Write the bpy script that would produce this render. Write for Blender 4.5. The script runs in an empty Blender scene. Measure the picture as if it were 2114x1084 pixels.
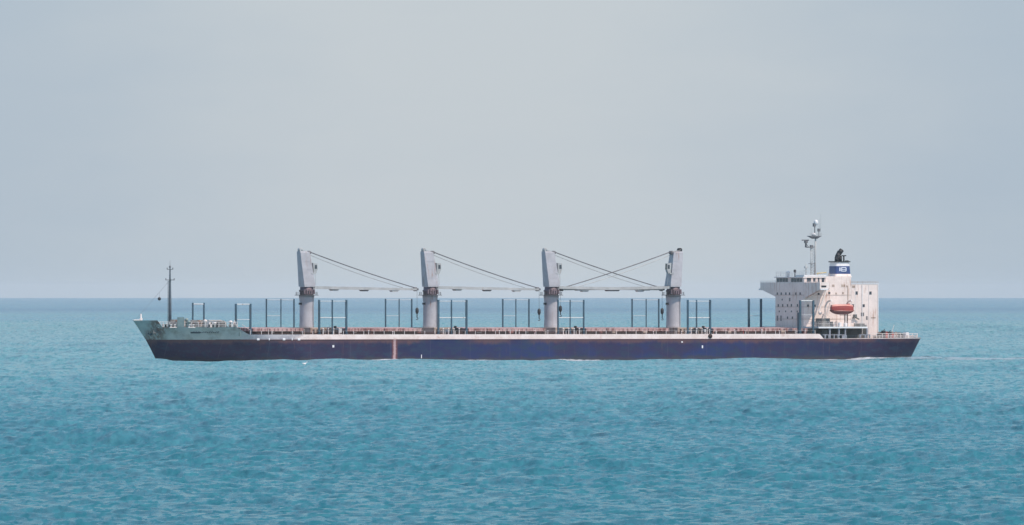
import bpy, bmesh, math, random
import numpy as np
from mathutils import Vector, Matrix
random.seed(7)
R = math.radians
sc = bpy.context.scene
COL = sc.collection

# ------------------------------------------------------------------ camera numbers
F_PX = 28950.0            # focal length in photo pixels (photo is 2114 wide)
D = 3000.0                # distance to the ship
H = 14.2                  # eye height
YL = 604.7                # photo row of the level line
TH = R(25.0)              # ship's heading off the picture plane
CT, ST = math.cos(TH), math.sin(TH)
OX = 1.57

def A(x, b=0.0):
    k = (x - 1057.0) / F_PX
    return (k * D - k * b * CT - OX - b * ST) / (CT - k * ST)
def Z(y, x=1057.0, b=0.0):
    Y = D + A(x, b) * ST - b * CT
    return H + (YL - y) * Y / F_PX

# ------------------------------------------------------------------ node helpers
def new_mat(name):
    m = bpy.data.materials.new(name); m.use_nodes = True
    nt = m.node_tree; nt.nodes.clear()
    out = nt.nodes.new('ShaderNodeOutputMaterial')
    p = nt.nodes.new('ShaderNodeBsdfPrincipled')
    nt.links.new(p.outputs[0], out.inputs['Surface'])
    return m, nt, p
def nz(nt, scale, detail=3, rough=0.6, vec=None, sc3=None, off=None):
    n = nt.nodes.new('ShaderNodeTexNoise'); n.inputs['Scale'].default_value = scale
    n.inputs['Detail'].default_value = detail; n.inputs['Roughness'].default_value = rough
    if vec is None:
        vec = nt.nodes.new('ShaderNodeTexCoord').outputs['Object']
    if sc3 or off:
        mp = nt.nodes.new('ShaderNodeMapping')
        if sc3: mp.inputs['Scale'].default_value = sc3
        if off: mp.inputs['Location'].default_value = off
        nt.links.new(vec, mp.inputs['Vector']); vec = mp.outputs[0]
    nt.links.new(vec, n.inputs['Vector'])
    return n.outputs['Fac']
def rng(nt, v, a, b, c=0.0, d=1.0, smooth=True):
    m = nt.nodes.new('ShaderNodeMapRange'); m.interpolation_type = 'SMOOTHSTEP' if smooth else 'LINEAR'
    nt.links.new(v, m.inputs['Value'])
    m.inputs['From Min'].default_value = a; m.inputs['From Max'].default_value = b
    m.inputs['To Min'].default_value = c; m.inputs['To Max'].default_value = d
    return m.outputs['Result']
def mth(nt, op, a, b=None):
    m = nt.nodes.new('ShaderNodeMath'); m.operation = op
    for i, v in enumerate((a, b)):
        if v is None: continue
        if isinstance(v, (int, float)): m.inputs[i].default_value = v
        else: nt.links.new(v, m.inputs[i])
    return m.outputs[0]
def mix(nt, f, a, b, mode='MIX'):
    m = nt.nodes.new('ShaderNodeMix'); m.data_type = 'RGBA'; m.blend_type = mode
    if isinstance(f, (int, float)): m.inputs[0].default_value = f
    else: nt.links.new(f, m.inputs[0])
    for i, v in ((6, a), (7, b)):
        if isinstance(v, (tuple, list)): m.inputs[i].default_value = (*v[:3], 1)
        else: nt.links.new(v, m.inputs[i])
    return m.outputs[2]

def paint(name, col, rough=0.55, var=0.18, rust=0.0, rcol=(0.16, 0.06, 0.03), streak=True, scale=0.5, metal=0.0, var_col=None):
    m, nt, p = new_mat(name)
    n1 = nz(nt, scale, 5, 0.65)
    n2 = nz(nt, scale * 6, 3, 0.6)
    dark = tuple(c * (1 - var * 1.6) for c in col) if var_col is None else var_col
    light = tuple(min(1, c * (1 + var)) for c in col)
    c = mix(nt, rng(nt, n1, 0.3, 0.7), dark, light)
    c = mix(nt, rng(nt, n2, 0.35, 0.75, 0, 0.35), c, tuple(x * 0.75 for x in col))
    if rust > 0:
        s = nz(nt, 1.0, 4, 0.7, sc3=(1.6, 1.6, 0.16) if streak else (0.8, 0.8, 0.8), off=(3, 1, 7))
        g = nz(nt, 0.18, 2, 0.5, off=(9, 9, 2))
        s = mth(nt, 'ADD', s, mth(nt, 'MULTIPLY', g, 0.4))
        msk = rng(nt, s, 0.86 - 0.3 * rust, 1.0 - 0.25 * rust, 0, 0.85)
        c = mix(nt, msk, c, rcol)
    nt.links.new(c, p.inputs['Base Color'])
    p.inputs['Roughness'].default_value = rough
    p.inputs['Metallic'].default_value = metal
    return m

M = {}
M['white'] = paint('white_paint', (0.80, 0.76, 0.74), 0.5, 0.07, 0.28, (0.42, 0.27, 0.2), scale=0.35)
M['house'] = paint('house_paint', (0.82, 0.73, 0.685), 0.5, 0.06, 0.42, (0.5, 0.33, 0.26), scale=0.3)
M['crane'] = paint('crane_paint', (0.42, 0.435, 0.475), 0.5, 0.09, 0.25, (0.3, 0.2, 0.17), scale=0.5)
M['crane_dark'] = paint('crane_machinery', (0.17, 0.13, 0.15), 0.6, 0.3, 0.3)
M['jib'] = paint('jib_paint', (0.42, 0.45, 0.46), 0.5, 0.12, 0.2, (0.25, 0.18, 0.15))
M['rope'] = paint('wire_rope', (0.15, 0.155, 0.17), 0.7, 0.2)
M['black'] = paint('black_iron', (0.022, 0.025, 0.03), 0.6, 0.3)
M['stan'] = paint('stanchion_paint', (0.038, 0.095, 0.14), 0.55, 0.25, 0.25, (0.08, 0.05, 0.045))
M['bar'] = paint('crossbar_paint', (0.55, 0.6, 0.62), 0.5, 0.1, 0.2)
M['red_deck'] = paint('red_oxide_deck', (0.20, 0.085, 0.075), 0.7, 0.3, 0.3, (0.09, 0.03, 0.02))
M['cover'] = paint('hatch_cover_paint', (0.46, 0.3, 0.29), 0.65, 0.2, 0.7, (0.17, 0.06, 0.05), scale=0.25, var_col=(0.5, 0.4, 0.39))
M['coaming'] = paint('coaming_shaded_red', (0.03, 0.012, 0.01), 0.7, 0.35, 0.4, (0.04, 0.015, 0.01))  # dark red, deepened by painting in shade from the cover overhang
M['tan'] = paint('tan_paint', (0.44, 0.36, 0.3), 0.6, 0.15, 0.4, (0.2, 0.1, 0.06))
M['green'] = paint('forecastle_green', (0.27, 0.35, 0.34), 0.6, 0.15, 0.35, (0.16, 0.10, 0.07))
M['machine'] = paint('winch_paint', (0.14, 0.15, 0.15), 0.6, 0.35, 0.4)
M['orange'] = paint('lifeboat_orange', (0.33, 0.05, 0.042), 0.45, 0.12)
M['orange_dk'] = paint('lifeboat_red', (0.12, 0.022, 0.022), 0.45, 0.15)
M['orange_lt'] = paint('lifeboat_lit_orange', (0.66, 0.3, 0.25), 0.45, 0.12)  # lighter orange paints sunlight on the canopy top; shared by the grab line
M['blue'] = paint('funnel_blue', (0.03, 0.065, 0.2), 0.45, 0.12)
M['logo'] = paint('logo_white', (0.6, 0.68, 0.78), 0.45, 0.03)
M['fwhite'] = paint('funnel_white', (0.74, 0.76, 0.78), 0.45, 0.05)
M['letter'] = paint('letter_dark', (0.035, 0.06, 0.08), 0.6, 0.1)
M['poop'] = paint('poop_paint', (0.26, 0.28, 0.33), 0.6, 0.2, 0.3)
M['shade_green'] = paint('bulkhead_shade_green', (0.075, 0.085, 0.08), 0.7, 0.3, 0.3)
M['red'] = paint('red_paint', (0.35, 0.06, 0.05), 0.55, 0.2)
M['yellow'] = paint('yellow_paint', (0.5, 0.42, 0.2), 0.55, 0.2)
M['bird'] = paint('white_feathers', (0.8, 0.8, 0.8), 0.7, 0.03)
gm, gnt, gp = new_mat('window_glass')
gp.inputs['Base Color'].default_value = (0.05, 0.065, 0.08, 1); gp.inputs['Roughness'].default_value = 0.12
M['glass'] = gm

def hull_mat():
    m, nt, p = new_mat('hull_navy')
    tc = nt.nodes.new('ShaderNodeTexCoord').outputs['Object']
    sx = nt.nodes.new('ShaderNodeSeparateXYZ'); nt.links.new(tc, sx.inputs[0])
    x, z = sx.outputs['X'], sx.outputs['Z']
    n1 = nz(nt, 0.09, 5, 0.6, sc3=(1, 1, 1.6))
    n2 = nz(nt, 0.5, 4, 0.65, sc3=(1, 1, 2.2), off=(4, 2, 1))
    # bluer amidships, darker forward and aft
    mid = mth(nt, 'MULTIPLY', rng(nt, x, -55, 5), rng(nt, x, 78, 40))
    c = mix(nt, mid, (0.009, 0.010, 0.045), (0.011, 0.027, 0.118))
    c = mix(nt, rng(nt, n1, 0.42, 0.6, 0, 0.8), c, (0.024, 0.016, 0.058))
    c = mix(nt, rng(nt, n2, 0.45, 0.64, 0, 0.7), c, (0.014, 0.036, 0.075))
    # plate seams, very faint
    sm = mth(nt, 'FRACT', mth(nt, 'MULTIPLY', x, 1 / 9.3))
    c = mix(nt, mth(nt, 'MULTIPLY', mth(nt, 'LESS_THAN', sm, 0.016), 0.35), c, (0.07, 0.07, 0.11))
    # scuffed brown band along the top of the blue
    e = nz(nt, 0.35, 5, 0.75, sc3=(1, 1, 0.5), off=(1, 7, 3))
    edge = mth(nt, 'MULTIPLY', rng(nt, mth(nt, 'ADD', z, mth(nt, 'MULTIPLY', e, 2.4)), 4.4, 5.4), rng(nt, nz(nt, 0.06, 3, 0.6, off=(2, 1, 1)), 0.36, 0.52))
    c = mix(nt, mth(nt, 'MULTIPLY', edge, 0.8), c, (0.12, 0.06, 0.062))
    # waterline growth
    g = mth(nt, 'ADD', z, mth(nt, 'MULTIPLY', nz(nt, 0.25, 5, 0.7, off=(5, 5, 5)), 2.6))
    c = mix(nt, rng(nt, g, 2.15, 1.4, 0, 0.65), c, (0.045, 0.045, 0.045))
    # vertical thin rust and drip streaks
    st = nz(nt, 1.0, 4, 0.75, sc3=(1.5, 1.5, 0.10), off=(0, 4, 0))
    c = mix(nt, rng(nt, st, 0.57, 0.72, 0, 0.5), c, (0.10, 0.06, 0.065))
    # pale overboard discharge stain
    x0 = A(815, 15)
    w = nz(nt, 0.9, 3, 0.7, sc3=(0.3, 1, 1))
    ds = mth(nt, 'ABSOLUTE', mth(nt, 'ADD', mth(nt, 'SUBTRACT', x, x0), mth(nt, 'MULTIPLY', mth(nt, 'SUBTRACT', w, 0.5), 0.8)))
    port = mth(nt, 'LESS_THAN', sx.outputs['Y'], 0.0)
    c = mix(nt, mth(nt, 'MULTIPLY', mth(nt, 'MULTIPLY', rng(nt, ds, 0.85, 0.45), 0.75), port), c, (0.14, 0.05, 0.05))
    c = mix(nt, mth(nt, 'MULTIPLY', mth(nt, 'MULTIPLY', rng(nt, ds, 0.42, 0.15), 0.85), port), c, (0.45, 0.33, 0.34))
    # anchor rust
    xa = A(342, 9)
    da = mth(nt, 'ABSOLUTE', mth(nt, 'SUBTRACT', x, xa))
    c = mix(nt, mth(nt, 'MULTIPLY', mth(nt, 'MULTIPLY', rng(nt, da, 1.6, 0.2), rng(nt, st, 0.38, 0.6)), 0.6), c, (0.10, 0.055, 0.06))
    nt.links.new(c, p.inputs['Base Color']); p.inputs['Roughness'].default_value = 0.55; p.inputs['Specular IOR Level'].default_value = 0.3
    return m
M['navy'] = hull_mat()

def strake_mat():
    m, nt, p = new_mat('hull_upper_strake')
    tc = nt.nodes.new('ShaderNodeTexCoord').outputs['Object']
    sx = nt.nodes.new('ShaderNodeSeparateXYZ'); nt.links.new(tc, sx.inputs[0])
    x, z = sx.outputs['X'], sx.outputs['Z']
    n1 = nz(nt, 0.5, 5, 0.7)
    n2 = nz(nt, 0.3, 4, 0.7, off=(3, 3, 3))
    green = mix(nt, rng(nt, n1, 0.3, 0.7), (0.32, 0.385, 0.385), (0.40, 0.46, 0.44))
    green = mix(nt, rng(nt, n2, 0.45, 0.7, 0, 0.6), green, (0.15, 0.16, 0.125))
    st = nz(nt, 1.0, 4, 0.75, sc3=(1.2, 1.2, 0.15), off=(2, 4, 0))
    da = mth(nt, 'ABSOLUTE', mth(nt, 'SUBTRACT', x, A(345, 9)))
    green = mix(nt, mth(nt, 'MULTIPLY', rng(nt, da, 2.6, 0.3), rng(nt, st, 0.35, 0.6)), green, (0.13, 0.075, 0.06))
    white = mix(nt, rng(nt, n1, 0.3, 0.7), (0.68, 0.58, 0.54), (0.82, 0.74, 0.72))
    ms = nz(nt, 0.45, 4, 0.8, sc3=(1, 1, 1.5), off=(7, 0, 2))
    white = mix(nt, rng(nt, ms, 0.55, 0.75, 0, 0.6), white, (0.42, 0.22, 0.17))
    grey = mix(nt, rng(nt, ms, 0.4, 0.65), (0.42, 0.42, 0.45), (0.27, 0.27, 0.32))
    fx = mth(nt, 'ADD', x, mth(nt, 'MULTIPLY', mth(nt, 'SUBTRACT', n1, 0.5), 10))
    c = mix(nt, rng(nt, fx, A(490, 15), A(540, 15)), green, grey)
    c = mix(nt, rng(nt, fx, A(590, 15), A(640, 15)), c, white)
    nt.links.new(c, p.inputs['Base Color']); p.inputs['Roughness'].default_value = 0.55
    return m
M['strake'] = strake_mat()

# ------------------------------------------------------------------ mesh builder (ship coordinates a aft, b port, z up)
class MB:
    def __init__(s): s.v = []; s.f = []; s.m = []; s.k = 0; s.sm = []
    def _add(s, vs, fs, smooth=False):
        o = len(s.v)
        s.v += [(a, -b, z) for a, b, z in vs]
        for f in fs: s.f.append([o + i for i in f]); s.m.append(s.k); s.sm.append(smooth)
        return s
    def box(s, a0, a1, b0, b1, z0, z1):
        vs = [(a, b, z) for z in (z0, z1) for b in (b0, b1) for a in (a0, a1)]
        return s._add(vs, [(0, 1, 3, 2), (4, 6, 7, 5), (0, 4, 5, 1), (2, 3, 7, 6), (0, 2, 6, 4), (1, 5, 7, 3)])
    def tube(s, p, q, r, r2=None, n=8):
        r2 = r if r2 is None else r2
        p = Vector(p); q = Vector(q); d = (q - p).normalized()
        u = d.cross(Vector((0, 0, 1)) if abs(d.z) < 0.95 else Vector((1, 0, 0))).normalized(); w = d.cross(u)
        vs = []
        for c, rr in ((p, r), (q, r2)):
            for i in range(n):
                t = 2 * math.pi * i / n
                vs.append(tuple(c + (u * math.cos(t) + w * math.sin(t)) * rr))
        fs = [(i, (i + 1) % n, n + (i + 1) % n, n + i) for i in range(n)] + [tuple(range(n - 1, -1, -1)), tuple(range(n, 2 * n))]
        return s._add(vs, fs, n > 6)
    def path(s, pts, r, n=6):
        for p, q in zip(pts, pts[1:]): s.tube(p, q, r, n=n)
        return s
    def prism(s, poly, b0, b1, axis='b'):
        n = len(poly)
        if axis == 'b': vs = [(a, b0, z) for a, z in poly] + [(a, b1, z) for a, z in poly]
        elif axis == 'a': vs = [(b0, b, z) for b, z in poly] + [(b1, b, z) for b, z in poly]
        else: vs = [(a, b, b0) for a, b in poly] + [(a, b, b1) for a, b in poly]
        fs = [(i, (i + 1) % n, n + (i + 1) % n, n + i) for i in range(n)] + [tuple(range(n - 1, -1, -1)), tuple(range(n, 2 * n))]
        return s._add(vs, fs)
    def lathe(s, a, b, prof, n=20, sa=1.0, sb=1.0):
        vs = []
        for r, z in prof:
            for i in range(n):
                t = 2 * math.pi * i / n; vs.append((a + r * sa * math.cos(t), b + r * sb * math.sin(t), z))
        fs = []
        for k in range(len(prof) - 1):
            for i in range(n):
                j = (i + 1) % n; fs.append((k * n + i, k * n + j, (k + 1) * n + j, (k + 1) * n + i))
        m = len(prof) - 1
        fs += [tuple(range(n - 1, -1, -1)), tuple(m * n + i for i in range(n))]
        return s._add(vs, fs, True)
    def ball(s, c, r, n=14, m=9, sa=1, sb=1, sz=1):
        prof = [(max(1e-3, r * math.sin(math.pi * k / m)), -r * math.cos(math.pi * k / m)) for k in range(m + 1)]
        return s.lathe(c[0], c[1], [(p, c[2] + z * sz) for p, z in prof], n, sa, sb)
    def ring(s, secs, cap=True):
        """loft a list of equal-length point rings"""
        n = len(secs[0]); vs = [p for r in secs for p in r]; fs = []
        for k in range(len(secs) - 1):
            for i in range(n):
                j = (i + 1) % n; fs.append((k * n + i, k * n + j, (k + 1) * n + j, (k + 1) * n + i))
        if cap: fs += [tuple(range(n - 1, -1, -1)), tuple((len(secs) - 1) * n + i for i in range(n))]
        return s._add(vs, fs)
    def build(s, name, mats, parent=None, bevel=0.0):
        me = bpy.data.meshes.new(name); me.from_pydata(s.v, [], s.f)
        if not isinstance(mats, (list, tuple)): mats = [mats]
        for m in mats: me.materials.append(m)
        me.polygons.foreach_set('material_index', s.m); me.polygons.foreach_set('use_smooth', s.sm)
        bm = bmesh.new(); bm.from_mesh(me)
        bmesh.ops.recalc_face_normals(bm, faces=bm.faces)
        if bevel > 0:
            bmesh.ops.bevel(bm, geom=list(bm.edges), offset=bevel, segments=1, affect='EDGES', clamp_overlap=True)
        bm.to_mesh(me); bm.free(); me.update()
        o = bpy.data.objects.new(name, me); COL.objects.link(o)
        if parent is not None: o.parent = parent
        return o

def empty(name, loc=(0, 0, 0), rz=0.0):
    e = bpy.data.objects.new(name, None); COL.objects.link(e)
    e.location = loc; e.rotation_euler = (0, 0, rz); e.empty_display_size = 1
    return e
def tag(o, label=None, cat=None, group=None, kind=None):
    if label: o['label'] = label
    if cat: o['category'] = cat
    if group: o['group'] = group
    if kind: o['kind'] = kind
    return o

# ------------------------------------------------------------------ THE SHIP
ship = empty('cargo_ship', (OX, D, 0), TH)
tag(ship, 'long dark blue cargo ship with four grey deck cranes and white stern deckhouse', 'cargo ship')
# local x = aft, local y = starboard
ZB = Z(700.5, 1100, 15)       # top of the blue
ZT = Z(690, 1100, 15)         # top of the white strake
ZF = Z(675.5, 430, 14)        # forecastle deck edge
ZBW = Z(661.5, 300, 3)        # bow bulwark top
ZD = ZT - 0.15                # main deck
L2 = 90.0; HB = 15.0
def stem(z):
    pts = [(-3, -83.6), (0.3, -84.9), (2.4, -86.0), (4.6, -87.3), (6.5, -88.7), (9.0, -90.5)]
    for (z0, a0), (z1, a1) in zip(pts, pts[1:]):
        if z <= z1: return a0 + (a1 - a0) * (z - z0) / (z1 - z0)
    return pts[-1][1]
def hb(a, z):
    zz = min(max(z, -3), 9)
    le = 30 - 1.35 * zz
    t = (a - stem(z)) / le
    if t <= 0: return 0.02
    f = math.sin(min(t, 1) * math.pi / 2) ** 0.86
    w = HB * f
    # stern
    a1 = 90.0 - max(0, (4.6 - zz)) * 0.30
    s = (a - 60) / (a1 - 60)
    if s > 0:
        s = min(s, 1)
        k = 0.11 + 0.035 * (4.6 - zz)
        w *= 1 - k * s ** 2.2
    # rounded quarter
    q = (a - (a1 - 2.2)) / 2.2
    if q > 0: w -= 1.3 * (1 - math.sqrt(max(0, 1 - min(q, 1) ** 2)))
    return max(w, 0.02)
def aend(z): return 90.0 - max(0, (4.6 - z)) * 0.30
def AX(x, z):
    a = A(x, 8.0)
    for _ in range(60): a = 0.5 * a + 0.5 * A(x, hb(a, z))
    return a
aF1, aF2 = AX(488, 6.8), AX(514, 5.6)     # forecastle break slope
aBW = AX(326, ZBW)
aEnd = A(1692, 15)
aK0, aK1 = AX(371, 8), AX(385, 8)
def ztop(a):
    if a < aBW: return ZBW
    if a < aBW + 0.3: return ZBW + (ZF - ZBW) * (a - aBW) / 0.3
    if a < aF1: return ZF
    if a < aF2: return ZF + (ZT - ZF) * (a - aF1) / (aF2 - aF1)
    if a < aEnd: return ZT
    if a < aEnd + 1.0: return ZT + (ZB + 0.02 - ZT) * (a - aEnd) / 1.0
    return ZB + 0.02 + 0.25 * max(0, (a - 65) / 25)

def build_hull():
    mb = MB()
    us = sorted(set([i / 200 for i in range(201)] +
            [(x + 90) / 180 for x in (aBW, aBW + 0.3, aF1, aF2, aEnd, aEnd + 1.0)] + [k / 900 for k in range(1, 170)] + [1 - k * 0.0015 for k in range(1, 9)] + [k * 0.0012 for k in range(1, 8)]))
    lows = [-3, -1.5, -0.4, 0.6, 1.6, 2.8, 3.7, ZB]
    cols = []
    for u in us:
        row = []
        for z in lows:
            s0 = stem(z); a = s0 + (aend(z) - s0) * u
            row.append((a, hb(a, z), z))
        a = row[-1][0]
        blend = min(1, max(0, (u - 0.2) * 10))
        a_top = (stem(ZBW) + (90.0 - stem(ZBW)) * u) * (1 - blend) + a * blend
        if u < 0.2:
            for _ in range(5): a_top = stem(ztop(a_top)) + (90.0 - stem(ztop(a_top))) * u
        zt = ztop(a_top)
        for k in (0.5, 1.0):
            z = ZB + (zt - ZB) * k
            s0 = stem(z)
            aa = (s0 + (90.0 - s0) * u) * (1 - blend) + a * blend
            row.append((aa, hb(aa, z), z))
        cols.append(row)
    n = len(lows) + 2
    for side in (1, -1):
        vs = [(a, b * side, z) for row in cols for a, b, z in row]
        fl, fu = [], []
        for i in range(len(cols) - 1):
            for j in range(n - 1):
                q = (i * n + j, (i + 1) * n + j, (i + 1) * n + j + 1, i * n + j + 1)
                (fl if j < len(lows) - 1 else fu).append(q)
        mb.k = 0; mb._add(vs, fl, True)
        mb.k = 1; mb._add(vs, fu, True)
    # transom and bottom
    mb.k = 0
    last = cols[-1]
    vs = [(a, b, z) for a, b, z in last] + [(a, -b, z) for a, b, z in last]
    mb._add(vs, [(j, j + 1, n + j + 1, n + j) for j in range(n - 1)])
    bt = [r[0] for r in cols]
    vs = [(a, b, z) for a, b, z in bt] + [(a, -b, z) for a, b, z in bt]; m = len(bt)
    mb._add(vs, [(i, i + 1, m + i + 1, m + i) for i in range(m - 1)])
    o = mb.build('hull', [M['navy'], M['strake']], ship)
    bm = bmesh.new(); bm.from_mesh(o.data); bmesh.ops.remove_doubles(bm, verts=bm.verts, dist=0.002)
    bmesh.ops.recalc_face_normals(bm, faces=bm.faces); bm.to_mesh(o.data); bm.free()
    return o
hull = build_hull()

def deck_sheet(a0, a1, z, step=2.0, inset=0.12):
    mb = MB(); pts = []
    n = max(2, int((a1 - a0) / step))
    for i in range(n + 1):
        a = a0 + (a1 - a0) * i / n; pts.append((a, max(0.03, hb(a, z) - inset)))
    vs = [(a, b, z) for a, b in pts] + [(a, -b, z) for a, b in pts]; m = len(pts)
    mb._add(vs, [(i, i + 1, m + i + 1, m + i) for i in range(m - 1)])
    return mb
deck_sheet(aF1 + 1.0, aEnd + 1.0, ZD).build('main_deck', M['red_deck'], ship)
fd = deck_sheet(-88.3, aF1 + 0.9, ZF - 0.12, 1.0)
fd.box(aF1 + 0.9, aF1 + 1.0, -14.2, 14.2, ZD - 0.1, ZF - 0.12)
fd.build('forecastle_deck', M['green'], ship)
deck_sheet(aEnd + 1.02, 89.4, ZB - 0.05, 2, 0.25).build('aft_deck', M['red_deck'], ship)

# bow bulwark stiffener plate (raised block of bulwark)
def shell_strip(a0, a1, z0, z1, off=0.0, th=0.12, n=6, zt0=None):
    mb = MB()
    out, inn = [], []
    for i in range(n + 1):
        a = a0 + (a1 - a0) * i / n; out.append((a, hb(a, z0) + off)); inn.append((a, hb(a, z0) + off - th))
    mb.prism(out + inn[::-1], z0, z1, 'z')
    return mb
shell_strip(aK0, aK1, ZF - 0.02, Z(655, 378, 8), off=-0.01).build('bulwark', M['green'], ship)

# names and marks on the hull
def hull_patch(mb, a, z, w, h, proud=0.04):
    b = hb(a, z)
    p = [(a - w / 2, hb(a - w / 2, z)), (a + w / 2, hb(a + w / 2, z))]
    mb.prism([(p[0][0], p[0][1] + proud), (p[1][0], p[1][1] + proud), (p[1][0], p[1][1] - 0.05), (p[0][0], p[0][1] - 0.05)], z - h / 2, z + h / 2, 'z')
lt = MB()
zn = Z(686, 420, 14)
for i, x in enumerate(np.arange(384, 405, 3.3)):
    a = A(x, 13.0); a = A(x, hb(a, zn)); hull_patch(lt, a, zn, 0.3, 0.5); hull_patch(lt, a + 0.12, zn + (0.14 if i % 2 else -0.14), 0.24, 0.1)
a = A(416, 13.8); hull_patch(lt, a, zn, 0.45, 0.42)
for i, x in enumerate(np.arange(431, 461, 3.4)):
    a = A(x, 14.2); hull_patch(lt, a, zn, 0.14, 0.34); hull_patch(lt, a + 0.1, zn + (0.12 if i % 3 else -0.12), 0.2, 0.08)
lt.build('name_lettering', M['letter'], hull)
mk = MB()
for x, y in ((300.5, 687), (303.5, 689), (308, 688)):
    z = Z(y, x, 3); a = A(x, hb(A(x, 3), z)); hull_patch(mk, a, z, 0.2, 0.75, 0.05)
mk.build('thruster_mark', M['letter'], hull)
for x, y, s, hh in ((688, 715, 0.42, 0.5), (1450, 716, 0.3, 0.6), (1408, 706, 0.35, 0.3), (870, 736, 0.14, 0.8)):
    m_ = MB(); z = Z(y, x, 15); hull_patch(m_, A(x, 15), z, s, hh, 0.05); m_.build('tug_mark', M['fwhite'], hull)
for x in (535, 586, 617, 556, 603):
    m_ = MB(); z = Z(700.5, x, 15); s = 0.62 if x in (535, 586, 617) else 0.25
    a = A(x, 15); m_.box(a - s / 2, a + s / 2, hb(a, z) - 0.1, hb(a, z) + 0.14, z - 0.22, z + 0.22); m_.build('fairlead', M['fwhite'], hull, 0.05)
m_ = MB(); z = Z(694, 1466, 15); m_.tube((A(1466, 15), 14.9, z), (A(1466, 15), 15.12, z), 0.48, n=14); m_.build('hull_opening', M['coaming'], hull)
# fender/rubbing line between blue and white
rb = MB()
prev = None
for i in range(160):
    a = aF2 - 6 + (aEnd - aF2 + 6) * i / 159
    p = (a, hb(a, ZB) + 0.03, ZB - 0.02)
    if prev: rb.tube(prev, p, 0.07, n=5)
    prev = p
rb.build('rubbing_strake', M['navy'], hull)
# anchor in its hawse
an = MB(); ax = A(337, 7); az = Z(681, 337, 7); ab = hb(ax, az)
an.box(ax - 0.12, ax + 0.12, ab, ab + 0.25, az - 0.5, az + 0.9)
an.box(ax - 0.9, ax + 0.9, ab + 0.1, ab + 0.35, az - 0.75, az - 0.45)
an.box(ax - 0.95, ax - 0.7, ab + 0.1, ab + 0.4, az - 0.75, az + 0.15); an.box(ax + 0.7, ax + 0.95, ab + 0.2, ab + 0.5, az - 0.75, az + 0.15)
an.build('anchor', M['machine'], hull)

# ---- rails
def rail_along(a0, a1, z, hgt, side, step, off=-0.25, r=0.045, rb=None, bars=(1.0, 0.55), zfun=None):
    mb = MB(); n = max(1, int(round((a1 - a0) / step))); prev = None
    for i in range(n + 1):
        a = a0 + (a1 - a0) * i / n; b = (hb(a, z) + off) * side; zz = zfun(a) if zfun else z
        mb.tube((a, b, zz), (a, b, zz + hgt), r * 1.25, n=5)
        if prev:
            for k in bars: mb.tube((prev[0], prev[1], prev[2] + hgt * k), (a, b, zz + hgt * k), rb or r, n=5)
        prev = (a, b, zz)
    return mb
for side in (1, -1):
    rail_along(aBW + 0.4, aK0 - 0.1, ZF - 0.1, 1.15, side, 1.0, r=0.05, bars=(1.0, 0.66, 0.33)).build('forecastle_rail', M['white'], ship)
    rail_along(aK1 + 0.1, aF1 + 0.3, ZF - 0.1, 1.15, side, 1.2, r=0.05, bars=(1.0, 0.6, 0.3)).build('forecastle_rail', M['white'], ship)
    rail_along(aF2 + 0.4, aEnd - 1.0, ZT - 0.05, 0.78, side, 2.35, off=-0.18, r=0.045, rb=0.012, bars=(1.0,)).build('deck_rail', M['white'], ship)
    rail_along(A(1800, 15), 88.8, ZB + 0.05, 1.05, side, 1.5, r=0.05, bars=(1.0, 0.66, 0.33), off=-0.3).build('stern_rail', M['white'], ship)
mb = MB()
for k in (0.35, 0.7, 1.05):
    mb.tube((89.3, -11.6, ZB + k), (89.3, 11.6, ZB + k), 0.05, n=5)
for i in range(13): mb.tube((89.3, -11.6 + 23.2 * i / 12, ZB), (89.3, -11.6 + 23.2 * i / 12, ZB + 1.05), 0.06, n=5)
mb.build('stern_rail', M['white'], ship)

# ---- forecastle gear
jk = MB(); a = A(291, 0); jk.tube((a, 0, ZBW - 1.2), (a, 0, Z(648, 291)), 0.28, 0.12, n=8); jk.box(a - 0.25, a + 0.25, -0.25, 0.25, ZBW - 0.2, ZBW + 0.5)
jk.build('jackstaff', M['white'], ship)
jk = MB(); a = -89.6; jk.box(a - 0.5, a + 0.9, -0.5, 0.5, ZBW - 0.05, ZBW + 0.16); jk.build('bow_chock', M['white'], ship, 0.03)
def windlass(a, b, z, s=1.0):
    mb = MB()
    mb.box(a - 1.3 * s, a + 1.3 * s, b - 1.5 * s, b + 1.5 * s, z, z + 0.25)
    mb.tube((a, b - 1.1 * s, z + 0.85), (a, b + 1.1 * s, z + 0.85), 0.32 * s, n=12)
    for k in (-1.15, -0.2, 1.1): mb.tube((a, b + k * s, z + 0.85), (a, b + k * s + 0.12, z + 0.85), 0.72 * s, n=14)
    w = mb.build('windlass', M['machine'], ship)
    m2 = MB(); m2.box(a + 0.7 * s, a + 1.3 * s, b - 0.5, b + 0.4, z + 0.25, z + 1.25 * s); m2.tube((a + 1.0 * s, b, z + 1.25 * s), (a + 1.0 * s, b, z + 1.6 * s), 0.15)
    m2.build('gearbox', M['tan'], w)
    return w
zf = ZF - 0.12
for x, b, s in ((362, 4, 1.25), (368, -4, 1.25), (404, 6, 1.0), (413, 2, 1.1), (455, 9, 0.9)): windlass(A(x, b), b, zf, s)
def bollard(a, b, z, m='white'):
    mb = MB(); mb.box(a - 0.8, a + 0.8, b - 0.3, b + 0.3, z, z + 0.12)
    for k in (-0.45, 0.45): mb.lathe(a + k, b, [(0.2, z + 0.12), (0.2, z + 0.6), (0.28, z + 0.62), (0.28, z + 0.72)], 10)
    mb.build('bollard', M[m], ship)
for x, b in ((333, 4), (346, 6), (357, 7), (395, 10), (436, 12), (452, 12.5), (470, 13), (480, 13)): bollard(A(x, b), b, zf, 'white' if x % 2 else 'machine')
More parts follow.
